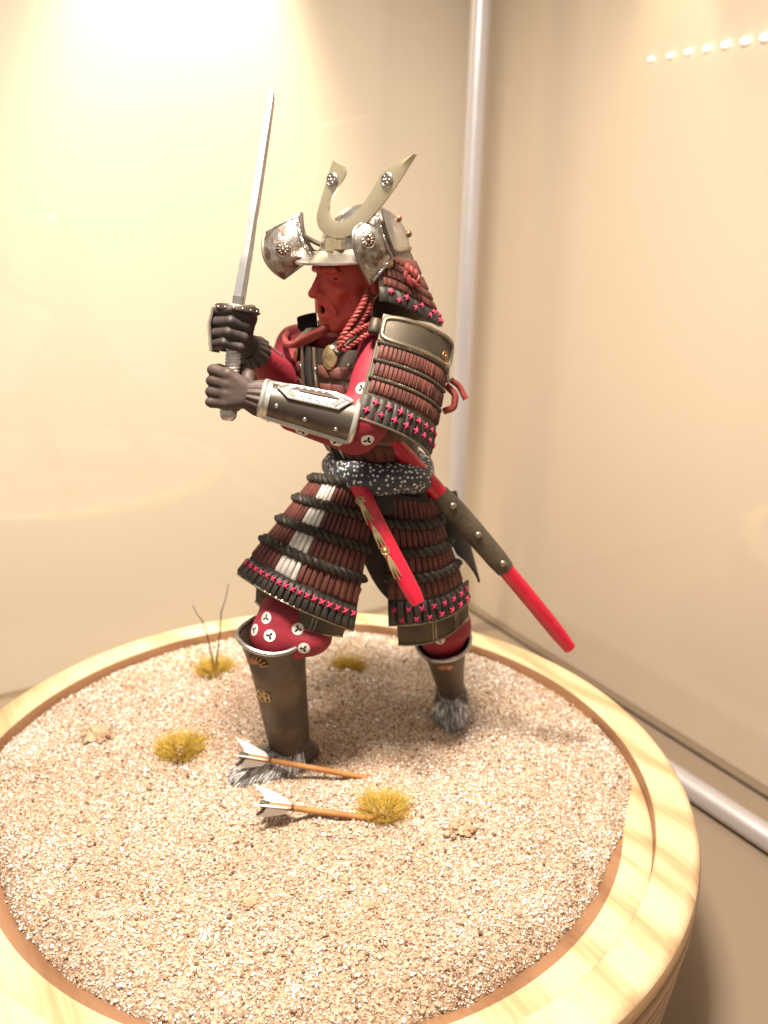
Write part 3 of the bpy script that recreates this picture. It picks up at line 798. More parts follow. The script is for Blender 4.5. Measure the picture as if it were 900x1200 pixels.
# printed emblems on the cloth: a white disc with a three-armed dark mark
def emblem(p, n, r=.27, rot=0.0):
    n = nrm(n); t = nrm(np.cross(n, V(.3, .2, 1))); b = np.cross(n, t)
    def prj(x, y, o):
        q = p + t * x + b * y + n * .35
        h = bvh.ray_cast(Vector(q), Vector(-n), .9)
        if h[0] is None: return p + t * x + b * y + n * o
        return np.array(h[0]) + np.array(h[1]) * o
    mb = MB(); vv = [prj(0, 0, .012)]; NB = 18; ff = []
    for k, rr in enumerate((.5, 1.0)):
        for j in range(NB):
            a = 2 * math.pi * j / NB; vv.append(prj(rr * r * math.cos(a), rr * r * math.sin(a), .012))
    for j in range(NB):
        j2 = (j + 1) % NB; ff += [(0, 1 + j, 1 + j2), (1 + j, 1 + NB + j, 1 + NB + j2, 1 + j2)]
    mb.add(vv, ff, 0)
    for k in range(3):
        a = rot + k * 2.0944; c, s_ = math.cos(a), math.sin(a)
        pr = [(.0, .05), (.35, .2), (.68, .07), (.68, -.07), (.35, -.2), (.0, -.05)]
        mb.add([prj(r * (x * c - y * s_), r * (x * s_ + y * c), .022) for x, y in pr], [(0, 5, 4, 1), (1, 4, 3, 2)], 1)
    mb.build('printed_emblem', [M['emblem_white'], M['black']], BODY, smooth=True, sharp=None)
EMB = []
def emb_px(px, py, r=.27):
    d = ray(px, py); h = bvh.ray_cast(Vector(CAM), Vector(d))
    if h[0] is None: return
    EMB.append(np.array(h[0])); emblem(np.array(h[0]), np.array(h[1]), r, random.uniform(0, 2))
for q in ((306, 420), (358, 430), (424, 455), (354, 505), (394, 517), (431, 516), (316, 745), (349, 737), (298, 738), (312, 724), (356, 760), (399, 737), (515, 750), (537, 728), (546, 722), (436, 676)):
    emb_px(*q, .245)
cand = rng.permutation(len(bf_))[:6000]
for i in cand:
    p = bp_[bf_[i]].mean(0)
    if p[2] > 19.8 or p[2] < 5 or (11.5 < p[2] < 15): continue
    a, b, c, d = bp_[bf_[i]]; n = np.cross(c - a, d - b); n /= np.linalg.norm(n) + 1e-12
    if n[1] < .15: continue
    if min(np.linalg.norm(p - e) for e in EMB) < 1.15: continue
    if np.linalg.norm((p - chest)[:2]) < 2.2 and p[2] > 12: continue
    EMB.append(p); emblem(p, n, .27, random.uniform(0, 2))
    if len(EMB) > 46: break

# ---- gloves
def glove(c, wr, sgn, mtl, name):
    w_ = wr - c; w_ = nrm(w_ - GA * (w_ @ GA)); b_ = np.cross(GA, w_)
    def pol(ang, r, o):
        a = math.radians(ang) * sgn; return c + (w_ * math.cos(a) + b_ * math.sin(a)) * r + GA * o
    vol = Vol(c - 2.0, c + 2.0, .042)
    offs = (.60, .21, -.19, -.56); rad = (.205, .21, .205, .18)
    ln = (0, 6, 2, -10)
    for o, r, dl_ in zip(offs, rad, ln):
        pts = [pol(78, .60, o * .92 - .02), pol(128 + dl_ * .3, .68, o + .03), pol(188 + dl_, .62, o + .09), pol(248 + dl_, .47, o + .0), pol(300 + dl_, .40, o - .06)]
        vol.chain(pts, [r * 1.08, r * 1.08, r * 1.02, r * .95, r * .82], .05)
        vol.cap(wr + GA * o * .25, pol(70, .60, o * .85), .30, .24, .14)
        vol.ell(pol(130 + dl_ * .3, .80, o + .03), .13, None, .08)
        vol.ell(pol(190 + dl_, .74, o + .09), .11, None, .08)
    vol.chain([wr * .5 + pol(20, .55, .3) * .5, pol(-25, .60, .55), pol(-75, .52, .80), pol(-130, .46, .78)], [.27, .24, .2, .16], .1)
    vol.cap(wr + (wr - c) * .18, wr * .6 + c * .4, .40, .34, .15)
    # grip hole stays full: the grip runs through the closed fist
    o, P, Fq = vol.build(name, mtl, FIG); return o
lc = grip_b + GA * (((at(274, 457, 31.0) - grip_b) @ GA)); rc = grip_b + GA * ((at(271, 388, 31.5) - grip_b) @ GA)
GL = glove(lc, l_wr + (lc - l_wr) * .12, -1, M['glove_brown'], 'glove'); tag(GL, 'brown leather glove closed round the lower grip')
GR = glove(rc, r_wr + (rc - r_wr) * .15, 1, M['glove'], 'glove'); tag(GR, 'dark leather glove closed round the upper grip')
for g_, wr, el, mm in ((GL, l_wr, l_el, M['glove_brown']), (GR, r_wr, r_el, M['glove'])):
    d = nrm(el - wr); mb = MB(); e0 = nrm(np.cross(d, ZUP)); e1 = np.cross(e0, d)
    mb.lathe([(.30, -.45), (.48, -.42), (.62, -.1), (.66, .12), (.56, .22), (.3, .2)], wr + d * .05, (e0, e1, d), n=96, wob=lambda p, z: 1 + .05 * math.sin(p * 16))
    mb.build('cuff', mm, g_)
d = nrm(r_wr - rc); d = nrm(d - GA * (d @ GA)); bb = np.cross(GA, d)
sf = Surf(lambda u, v: rc + (d * math.cos(math.radians(70 + 75 * u)) + bb * math.sin(math.radians(70 + 75 * u))) * (1.0 - .25 * abs(v - .4)) + GA * (.75 - 1.55 * v), rc)
mb = MB(); mb.shell(sf, 0, 1, 0, 1, 8, 8, -.03, .03); mb.build('hand_plate', M['silver'], GR)

# ---- swords (things of their own)
KB = thing('sword', grip_b, 'long bare sword with bright blade held upright in both gloves', 'sword')
mb = MB(); mb.tube([grip_b + GA * t for t in np.linspace(-.1, np.linalg.norm(grip_t - grip_b) - .12, 12)], .235, 14)
hl = np.linalg.norm(grip_t - grip_b); hpts = []; e0 = nrm(np.cross(GA, V(0, 1, 0))); e1 = np.cross(GA, e0)
gpart = mb.build('grip', M['grip'], KB)
for ph in (0, math.pi):
    pts = [grip_b + GA * t + (e0 * math.cos(t * 26 + ph) + e1 * math.sin(t * 26 + ph)) * .235 for t in np.linspace(.1, hl - .2, 220)]
    mb = MB(); mb.tube(pts, .055, 6); mb.build('wrap_cord', M['grip'], gpart)
mb = MB(); mb.lathe([(.001, -.42), (.2, -.40), (.3, -.28), (.33, -.05), (.3, .06), (.001, .06)], grip_b, (e0, e1, GA), n=20); mb.build('pommel', M['bright_silver'], KB)
BD = nrm(tipP - grip_t); be0 = nrm(np.cross(GA, V(0, 1, 0))); be1 = np.cross(GA, be0)
TS = grip_t - GA * .05
mb = MB(); mb.lathe([(.2, -.12), (.74, -.12), (.82, -.06), (.82, .08), (.78, .14), (.66, .12), (.62, .09), (.2, .09)], TS, (be0, be1, GA), n=40); ts = mb.build('hand_guard', M['dark_steel'], KB)
mb = MB(); mb.ball(V(0, 0, 0), .045, nu=8, nv=5); rv = mb.mesh('rivet', M['silver'], V(0, 0, 0))
def inst(name, me, parent, p, ax=None, sc=1.0):
    o = bpy.data.objects.new(name, me); col.objects.link(o); o.parent = parent
    q = Vector((np.asarray(p) - origin_of(parent)) * S); mw = Matrix.Identity(4)
    A = np.eye(3) if ax is None else np.array(ax, float).T
    for i in range(3):
        for j in range(3): mw[i][j] = A[i][j] * sc
        mw[i][3] = q[i]
    o.matrix_local = mw; return o
for k in range(16):
    a = k * 2 * math.pi / 16; inst('rivet', rv, ts, TS + (be0 * math.cos(a) + be1 * math.sin(a)) * .82)
mb = MB(); mb.tube([TS + GA * .08, TS + GA * .5], .2, 12, squash=.55, sq_dir=be1); mb.build('collar', M['silver'], KB)
# blade: wide face towards the side, slight curve
bw = nrm(be0 - BD * (be0 @ BD)); bw = nrm(bw + .35 * nrm(np.cross(BD, bw))); bt = np.cross(BD, bw)
BL_ = np.linalg.norm(tipP - TS); vv = []; NB = 26
for i in range(NB + 1):
    t = i / NB; c = TS + (tipP - TS) * t + bw * (-.07 * 4 * t * (1 - t) * .5)
    w_ = .235 - .105 * t; th = .075
    if t > .93: k = math.sqrt(max(0, 1 - ((t - .93) / .07) ** 2)); w_ *= max(.02, k) ; th *= max(.05, k); c = c + bw * (.06 * (1 - k))
    vv += [c + bw * w_, c - bw * w_ * .15 + bt * th, c - bw * w_ * .9 + bt * th * .45, c - bw * w_, c - bw * w_ * .9 - bt * th * .45, c - bw * w_ * .15 - bt * th]
ff = []
for i in range(NB):
    for j in range(6): ff.append((i * 6 + j, i * 6 + (j + 1) % 6, (i + 1) * 6 + (j + 1) % 6, (i + 1) * 6 + j))
ff.append(tuple(range(6))); ff.append(tuple(NB * 6 + j for j in range(5, -1, -1)))
mb = MB(); mb.add(vv, ff); mb.build('blade', M['blade'], KB, sharp=25)


def scabbard(name, pts, rx, ry, label):
    pts = [np.asarray(q, float) for q in pts]; a, c, b = pts
    t_ = np.linspace(0, 1, 16); P = np.array([(1 - t) ** 2 * a + 2 * t * (1 - t) * c + t * t * b for t in t_])
    base = P[0]; T = thing(name, base, label, 'scabbard', 'red scabbards in the sash')
    view = nrm(CAM - P[8])
    mb = MB(); mb.tube(P, [rx] * 14 + [rx * .98, rx * .8], 18, squash=ry / rx, sq_dir=view)
    mb.build('sheath', M['red_lacquer'], T, sharp=50)
    return T, P, view
# long scabbard
lp0, lp1 = at(437, 494, 32.75), at(668, 760, 34.9)
LS, LP, lv = scabbard('scabbard', (lp0, (lp0 + lp1) / 2 + V(.0, .5, .35), lp1), .36, .26, 'long red scabbard with a studded leather sleeve sticking out behind the hip')
# leather sleeve with studs
i0, i1 = 4.6, 9.6
def on(P, i): k = int(i); f = i - k; return P[k] * (1 - f) + P[min(k + 1, len(P) - 1)] * f
mb = MB(); mb.tube([on(LP, i) for i in np.linspace(i0, i1, 8)], [.40, .47, .49, .49, .48, .47, .46, .41], 18, squash=.7, sq_dir=lv); slv = mb.build('leather_sleeve', M['leather'], LS)
mb = MB(); mb.lathe([(.001, .1), (.07, .09), (.115, .05), (.13, 0), (.001, 0)], V(0, 0, 0), n=14); stud = mb.mesh('stud', M['edge_metal'], V(0, 0, 0))
dd = nrm(LP[9] - LP[5]); sd = np.cross(lv, dd); lv2 = nrm(lv - dd * (lv @ dd))
for i in (5.3, 7.2, 9.1): inst('stud', stud, slv, on(LP, i) + lv2 * .33 + sd * .08, (dd, np.cross(lv2, dd), lv2), 1.25)
# short scabbard
sp0, sp1 = at(411, 550, 33.0), at(490, 707, 30.8)
SS, SP, sv = scabbard('scabbard', (sp0, at(445, 622, 31.35), sp1), .345, .22, 'short red scabbard with gilt ornaments tucked in front of the sash')
dd = nrm(SP[12] - SP[4]); sv2 = nrm(sv - dd * (sv @ dd)); sd = np.cross(sv2, dd)
if sd[0] > 0: sd = -sd
orn_l = SP
for (i, kind) in ((3.6, 'k'), (4.9, 'l'), (7.6, 'l'), (9.2, 'k'), (10.8, 'l')):
    c = on(SP, i) + sd * .20 + sv2 * .2
    mb = MB()
    if kind == 'k':
        mb.ball(c, (.13, .12, .09), (dd, sd, sv2)); mb.ball(c + dd * .16 + sd * .05, (.1, .08, .07), (dd, sd, sv2)); mb.tube([c + (dd * math.cos(a) + sd * math.sin(a)) * .15 for a in np.linspace(0, 6.28, 13)[:-1]], .035, 6, closed=True)
    else:
        for o, l, ang in ((0, .62, 0), (.09, .5, .14), (-.07, .52, -.1)):
            d2 = nrm(dd + sd * ang); mb.tube([c + sd * o - d2 * l, c + sd * o + sv2 * .05, c + sd * o + d2 * l], [.02, .065, .02], 7)
    mb.build('gilt_ornament', M['gold'], SS)

# ---- shared small pieces
mb = MB()
for s_ in (-1, 1):
    d = nrm(V(1, s_, 0)); mb.tube([-d * .17 + V(0, 0, -.02), -d * .09 + V(0, 0, .03), V(0, 0, .05 + .012 * s_), d * .09 + V(0, 0, .03), d * .17 + V(0, 0, -.02)], [.035, .05, .055, .05, .035], 7)
cross = mb.mesh('cross_stitch', M['pink'], V(0, 0, 0))
mb = MB(); mb.lathe([(.001, .075), (.04, .07), (.075, .045), (.095, 0), (.001, 0)], V(0, 0, 0), n=12); rivet_s = mb.mesh('rivet', M['silver'], V(0, 0, 0)); 
mb = MB(); mb.lathe([(.001, .075), (.04, .07), (.075, .045), (.095, 0), (.001, 0)], V(0, 0, 0), n=12); rivet_d = mb.mesh('rivet', M['edge_metal'], V(0, 0, 0))


def crosses(sf, parent, uv, o=.06, sc=1.0, rot=0.0):
    for u, v in uv:
        p, t, b, n = sf.axes(u, v); a = random.uniform(-.2, .2) + rot
        t2 = t * math.cos(a) + b * math.sin(a); b2 = np.cross(n, t2)
        inst('cross_stitch', cross, parent, p + n * o, (t2, b2, n), sc * random.uniform(.9, 1.1))


def rosette(mb, c, ax, r, n=8, mi=0):
    t, b, nn = ax
    mb.ball(c + nn * .02, (r * .3, r * .3, r * .22), ax, 10, 6, mi)
    for k in range(n):
        a = 2 * math.pi * k / n; d = t * math.cos(a) + b * math.sin(a)
        mb.ball(c + d * r * .62, (r * .36, r * .19, r * .16), (d, np.cross(nn, d), nn), 8, 5, mi)
    mb.tube([c + (t * math.cos(a) + b * math.sin(a)) * r for a in np.linspace(0, 2 * math.pi, 25)[:-1]], r * .09, 6, mi, closed=True)


# ---- skirt panels
def skirt(px, bulge, inside, rows, ropes, n, white=None, cr=None, label=None, vb=0, band=.84, base=.0):
    sf = patch(*[at(*q) for q in px], bulge, inside, vb)
    H = holder('skirt_panel', FIG)
    if label: tag(H, label)
    mb = MB(); mb.shell(sf, 0.0, 1.0, 0, .985, 16, 10, -.10, .0); mb.build('backing', M['dark_cloth'], H)
    for (v0, v1) in rows:
        segs = [(0, 1, M['brown_lace'], 'scale_row')]
        if white: segs = [(0, white[0], M['brown_lace'], 'scale_row'), (white[0], white[1], M['white_lace'], 'white_scales'), (white[1], 1, M['brown_lace'], 'scale_row')]
        for a, b, mm, nm in segs:
            k = max(2, round((b - a) * n)); mb = MB(); mb.scales(sf, a, b, k, v0, v1, .0, .10); mb.build(nm, mm, H, sharp=60)
    for v in ropes:
        P, N_ = sf.line(-.015, 1.015, v, 24, .09); mb = MB(); mb.rope(P, N_, .215, .62); mb.build('braided_rope', M['dark_rope'], H)
    mb = MB(); mb.scales(sf, 0, 1, n, band, 1.0, .0, .15, gap=.06); mb.build('scale_row', M['dark_lace'], H, sharp=60)
    mb = MB(); P, N_ = sf.line(0, 1, 1.0, 24, .0); mb.tube(P, .045, 6); mb.build('edge_trim', M['edge_metal'], H)
    if cr: crosses(sf, H, cr, .17, .85)
    return sf, H

thigh_r = (r_hip + r_kn) / 2; thigh_l = (l_hip + l_kn) / 2
sfA, HA = skirt([(368, 560, 34.2), (442, 570, 33.3), (414, 739, 31.7), (278, 672, 32.9)], 1.15, thigh_r + V(1, 2, 0),
    [(.02, .20), (.24, .41), (.45, .62), (.66, .82)], [.01, .215, .43, .64], 20, (.28, .49),
    [(u, .885 + .0 * u) for u in np.linspace(.04, .965, 17)], 'skirt panel over the front thigh with a column of white lacing')
sfB, HB = skirt([(452, 576, 33.2), (506, 583, 34.3), (550, 703, 34.9), (455, 733, 33.1)], .9, thigh_l + V(-1, 2, 0),
    [(.03, .19), (.24, .40), (.45, .60), (.66, .80)], [.21, .425, .625], 13, None,
    [(u, .865) for u in np.linspace(.06, .95, 8)] + [(u, .945) for u in np.linspace(.12, .9, 7)], 'skirt panel over the rear thigh, half hidden by the short scabbard', band=.81)
# panels on the far side of the hips
bk = waist + V(0, 0, -1.0); Bk = -F
def world_skirt(c0, c1, lab):
    TL, TR, BR, BL = c0[0], c0[1], c1[1], c1[0]
    sf = patch(TL, TR, BR, BL, .8, bk + V(0, 0, -2)); H = holder('skirt_panel', FIG); tag(H, lab)
    mb = MB(); mb.shell(sf, 0, 1, 0, 1, 12, 8, -.12, 0); mb.build('backing', M['dark_cloth'], H)
    for v0, v1 in ((.03, .2), (.24, .41), (.45, .62), (.66, .82)): mb = MB(); mb.scales(sf, 0, 1, 12, v0, v1, 0, .13); mb.build('scale_row', M['brown_lace'], H, sharp=60)
    for v in (.22, .43, .64): P, N_ = sf.line(0, 1, v, 20, .09); mb = MB(); mb.rope(P, N_, .2, .62); mb.build('braided_rope', M['dark_rope'], H)
    mb = MB(); mb.scales(sf, 0, 1, 12, .84, 1, 0, .15); mb.build('scale_row', M['dark_lace'], H, sharp=60)
w0 = waist + V(0, 0, -.75)
world_skirt((w0 + Bk * 1.9 + Lf * 1.3, w0 + Bk * 1.9 - Lf * 1.5), (w0 + Bk * 3.4 + Lf * 1.5 + V(0, 0, -4.6), w0 + Bk * 3.2 - Lf * 2.0 + V(0, 0, -4.8)), 'skirt panel hanging at the back')
world_skirt((w0 - Lf * 2.1 - F * 1.2, w0 - Lf * 2.0 + F * 1.4), (w0 - Lf * 3.6 - F * 1.4 + V(0, 0, -4.8), w0 - Lf * 3.4 + F * 3.4 + V(0, 0, -4.4)), 'skirt panel on the far hip')
# dark flap behind the long scabbard
sf = patch(at(500, 575, 34.6), at(535, 575, 35.6), at(563, 682, 36.4), at(535, 650, 35.2), .3, bk)
mb = MB(); mb.shell(sf, 0, 1, 0, 1, 8, 6, -.12, 0); mb.build('side_flap', M['dark_cloth'], FIG)
# apron between the thighs
sf = patch(at(425, 585, 33.6), at(470, 585, 33.6), at(458, 705, 34.9), at(425, 655, 34.6), .35, bk + V(0, 1, 0)); mb = MB(); mb.shell(sf, 0, 1, 0, 1, 8, 6, -.1, 0); mb.build('inner_flap', M['dark_cloth'], FIG)
# thigh guards under the panels
def thigh_guard(px, bulge, inside, seams):
    sf = patch(*[at(*q) for q in px], bulge, inside); H = holder('thigh_guard', FIG)
    mb = MB(); mb.shell(sf, 0, 1, 0, 1, 14, 4, -.08, .02); mb.build('plate', M['olive_metal'], H)
    P, N_ = sf.line(0, 1, .99, 20, .03); mb = MB(); mb.tube(P, .05, 6); mb.build('edge_trim', M['edge_metal'], H)
    for u in seams:
        for e in (-.018, .018):
            pts = [sf.pn(u + e, v)[0] + sf.pn(u + e, v)[1] * .03 for v in np.linspace(.0, 1, 6)]; mb = MB(); mb.tube(pts, .028, 5); mb.build('seam', M['edge_metal'], H)
thigh_guard([(302, 655, 33.2), (424, 690, 32.3), (401, 746, 32.1), (300, 705, 33.0)], .95, thigh_r + V(1, 2, 0), (.33, .70))
thigh_guard([(463, 700, 33.6), (549, 680, 34.9), (548, 722, 35.0), (467, 756, 33.8)], .8, thigh_l + V(-1, 2, 0), (.42, .75))

# ---- sash
mb = MB(); wv_ = waist + V(0, 0, .0)
up = nrm(ZUP + F * .0)
K = 120; J = 28; vv = []; ff = []
for i in range(K):
    a = 2 * math.pi * i / K
    for j in range(J):
        b = 2 * math.pi * j / J
        cb, sb_ = math.cos(b), math.sin(b)
        rr = 1.98 + .36 * cb + .05 * math.sin(3.2 * b + 3 * a) * (cb > -.2) + .035 * math.sin(9 * a + 5 * b); h = .66 * sb_ + .05 * math.sin(7 * a)
        if cb > 0: rr += cb * (.50 * math.exp(-((a if a < 3.14 else a - 6.283) / .5) ** 2) + .38 * math.exp(-((a - 1.1) / .35) ** 2))
        vv.append(wv_ + (Lf * math.cos(a) * 1.02 + F * math.sin(a) * .98) * rr + up * (h + .12 * math.sin(a + .6)))
for i in range(K):
    for j in range(J): ff.append((i * J + j, ((i + 1) % K) * J + j, ((i + 1) % K) * J + (j + 1) % J, i * J + (j + 1) % J))
mb.add(vv, ff); SASH = mb.build('sash', M['sash'], FIG, sharp=None); tag(SASH, 'dark sash with small white dots')
mb = MB(); wl = waist + V(0, 0, -.85)
for i in range(1): mb.lathe([(1.5, .5), (1.95, .45), (2.05, 0), (2.1, -.5), (1.5, -.55)], wl, (Lf, F, ZUP), n=48)
mb.build('waist_belt', M['dark_cloth'], FIG)

# ---- cuirass
def cuirass(u, v):
    a = 2 * math.pi * u; c = waist * (1 - v) + (neck + V(0, 0, -.55)) * v; r = 1.6 + .85 * math.sin(math.pi * .7 * max(0, v)) - .7 * max(0, v - .75)
    return c + (F * math.cos(a) * .92 + Lf * math.sin(a) * 1.06) * r
csf = Surf(cuirass, lambda u, v: waist * (1 - v) + neck * v)
CU = holder('cuirass', FIG); mb = MB()
mb.shell(csf, 0.0, .999, .1, 1.06, 40, 12, -.15, 0); mb.build('shell_plate', M['dark_steel'], CU)
for v0, v1 in ((.16, .31), (.34, .48), (.51, .65), (.68, .80), (.83, .93)):
    for u0, u1 in ((.035, .21), (-.21, -.035)):
        mb = MB(); mb.scales(csf, u0, u1, 5, v0, v1, .0, .10, gap=.04); mb.build('scale_row', M['brown_lace'], CU, sharp=60)
for u in (-.028, .028):
    pts = [csf.pn(u, v)[0] + csf.pn(u, v)[1] * .06 for v in np.linspace(.12, 1.06, 14)]; mb = MB(); mb.tube(pts, .07, 7); mb.build('edge_trim', M['edge_metal'], CU)
pts = [csf.pn(0, v)[0] + csf.pn(0, v)[1] * .02 for v in np.linspace(.12, 1.06, 14)]; mb = MB(); mb.tube(pts, .16, 8, squash=.4, sq_dir=F); mb.build('centre_strap', M['dark_cloth'], CU)
for s_ in (-1, 1):
    u = .082 * s_; p, t, b, n = csf.axes(u, 1.0); mb = MB(); mb.ball(p + n * .08, (.33, .48, .12), (t, b, n), 14, 8); mb.build('brass_plate', M['gold'], CU)
    for du, v in ((.05, .95), (-.05, .90), (.09, .86)):
        p, t, b, n = csf.axes(u + du * s_, v); inst('rivet', rivet_s, CU, p + n * .1, (t, b, n), .9)
    pts = [csf.pn(.09 * s_, 1.04)[0] + F * .02, neck + Lf * s_ * 1.2 + F * 1.0 + V(0, 0, .12), neck + Lf * s_ * 1.3 + V(0, 0, .1), neck + Lf * s_ * 1.2 - F * 1.2 + V(0, 0, -.4)]
    mb = MB(); mb.tube(pts, .42, 10, squash=.45, sq_dir=nrm(ZUP + F * .6)); mb.build('shoulder_strap', M['leather'], CU)
# collar standing round the neck
sf = Surf(lambda u, v: neck + V(0, 0, -.3) + (F * math.cos(6.28 * u) + Lf * math.sin(6.28 * u)) * (1.05 + .2 * v) + V(0, 0, 1.0 * v - .1), neck)
mb = MB(); mb.shell(sf, .14, .86, 0, 1, 20, 3, -.06, .06); mb.build('collar', M['dark_cloth'], CU)

# ---- shoulder guards
def shoulder_guard(corners, bulge, inside, full, label):
    sf = patch(*corners, bulge, inside, .08); H = holder('shoulder_guard', FIG); tag(H, label)
    mb = MB(); mb.shell(sf, 0, 1, 0, 1, 16, 12, -.12, 0); mb.build('backing', M['olive_metal'], H)
    # top plate with a raised rim
    mb = MB(); mb.shell(sf, .0, 1.0, -.015, .245, 18, 4, -.02, .10); top_ = mb.build('top_plate', M['olive_metal'], H)
    def loop(u0, u1, v0, v1, o, r=.07):
        pts = []
        for k in range(40):
            a = 2 * math.pi * k / 40; cx, cy = math.cos(a), math.sin(a); e = .35
            x = math.copysign(abs(cx) ** e, cx); y = math.copysign(abs(cy) ** e, cy)
            p, n = sf.pn((u0 + u1) / 2 + (u1 - u0) / 2 * x, (v0 + v1) / 2 + (v1 - v0) / 2 * y); pts.append(p + n * o)
        return pts
    mb = MB(); mb.tube(loop(.02, .985, .0, .235, .10), .095, 8, closed=True); mb.build('rim', M['edge_metal'], top_)
    if full:
        p, t, b, n = sf.axes(.83, .165); mb = MB(); rosette(mb, p + n * .12, (t, b, n), .2); mb.build('rosette', M['copper_gold'], top_)
        p, t, b, n = sf.axes(.87, .235); mb = MB(); mb.ball(p + n * .1, (.11, .17, .07), (t, b, n)); mb.build('rosette', M['copper_gold'], top_)
        p, t, b, n = sf.axes(-.05, .12); mb = MB(); mb.lathe([(.001, -.3), (.2, -.28), (.24, -.2), (.24, .2), (.2, .28), (.001, .3)], p + n * .02, (n, t, b), n=18); mb.build('toggle', M['olive_metal'], H)
        p, t, b, n = sf.axes(1.0, .27); mb = MB(); mb.tube([p + t * .02 + b * .35, p + t * .18, p + t * .36 - b * .22], [.09, .1, .14], 8); mb.build('toggle', M['silver'], H)
    rws = ((.275, .415), (.45, .585), (.62, .745))
    for v0, v1 in rws:
        mid = (v0 + v1) / 2
        mb = MB(); mb.scales(sf, .03, .97, 22, v0, v1, .0, .10, gap=.1); mb.build('scale_row', M['brown_lace'], H, sharp=60)
    for v in (.262, .435, .605):
        P, N_ = sf.line(.01, .99, v, 24, .05); mb = MB(); mb.rope(P, N_, .085, .22, per=6); mb.build('beaded_edge', M['olive_metal'], H)
    mb = MB(); mb.scales(sf, .0, 1.0, 14, .77, .995, .0, .07, gap=.03, jit=.05); mb.build('scale_row', M['dark_lace'], H, sharp=60)
    pts = [sf.pn(u, 1.0)[0] for u in np.linspace(0, 1, 16)]; mb = MB(); mb.tube(pts, .05, 6); mb.build('edge_trim', M['edge_metal'], H)
    pts = [sf.pn(0, v)[0] for v in np.linspace(.25, 1, 12)]; mb = MB(); mb.tube(pts, .05, 6); mb.build('edge_trim', M['edge_metal'], H)
    crosses(sf, H, [(u, .825) for u in np.linspace(.12, .94, 8)] + [(u, .915) for u in np.linspace(.06, .96, 8)], .09, .74, rot=.78)
    return sf, H
shoulder_guard([at(449, 371, 32.3), at(528, 402, 33.6), at(504, 535, 32.3), at(417, 489, 30.2)], .75, (l_sh + l_el) / 2 + V(0, 1.5, 0), True, 'shoulder guard on the near arm with brown laced rows and pink stitches')
c0 = r_sh - Lf * .9 - F * .5
shoulder_guard([c0 - F * 1.2 + V(0, 0, .7), c0 + F * .9 + V(0, 0, .1), c0 + F * 1.0 - Lf * .9 + V(0, 0, -3.4), c0 - F * 1.3 - Lf * 1.0 + V(0, 0, -3.6)], .6, (r_sh + r_el) / 2 + Lf * 1.0, False, 'shoulder guard on the far arm')
sf = patch(at(349, 372, 36.0), at(371, 366, 35.6), at(373, 392, 35.4), at(352, 402, 35.8), .2, chest); mb = MB(); mb.shell(sf, 0, 1, 0, 1, 6, 6, -.1, .05); mb.build('shoulder_flap', M['black'], FIG)

# ---- cords
def cord(pts, r, name='cord', braid=True, mtl='cord'):
    P = np.array([at(*q) for q in pts]); n_ = 6 * len(P); t = np.linspace(0, 1, len(P)); tt = np.linspace(0, 1, n_)
    # smooth the path
    Q = np.stack([np.interp(tt, t, P[:, i]) for i in range(3)], 1)
    for _ in range(4): Q[1:-1] = .25 * Q[:-2] + .5 * Q[1:-1] + .25 * Q[2:]
    mb = MB()
    if braid: mb.rope(Q, np.tile(V(0, -1, .2), (n_, 1)), r, r * 3.0)
    else: mb.tube(Q, r, 9)
    return mb.build(name, M[mtl], FIG)
cord([(431, 338, 32.7), (426, 355, 32.3), (414, 375, 32.0), (402, 393, 31.9), (396, 408, 31.9), (404, 410, 31.9), (420, 398, 32.1), (446, 384, 32.6)], .12)
cord([(436, 345, 32.9), (432, 362, 32.5), (421, 380, 32.2), (409, 396, 31.9)], .11)
cord([(398, 405, 31.85), (410, 392, 31.9), (428, 382, 32.3), (444, 379, 32.8)], .11)
cord([(394, 378, 33.6), (378, 386, 32.8), (358, 396, 33.4), (345, 404, 34.2), (336, 404, 34.8), (333, 396, 35.2), (338, 390, 35.5)], .135, braid=False)
cord([(394, 382, 33.6), (376, 391, 32.9), (360, 400, 33.5), (347, 407, 34.3)], .12, braid=False)
cord([(468, 306, 33.6), (478, 314, 33.0), (488, 322, 32.8), (490, 333, 32.8), (481, 331, 32.7), (473, 320, 32.9)], .15)
cord([(528, 445, 33.6), (538, 452, 33.6), (546, 468, 33.5)], .12, braid=False)
cord([(523, 452, 33.6), (534, 462, 33.4), (532, 478, 33.3), (520, 482, 33.4)], .14, braid=False)

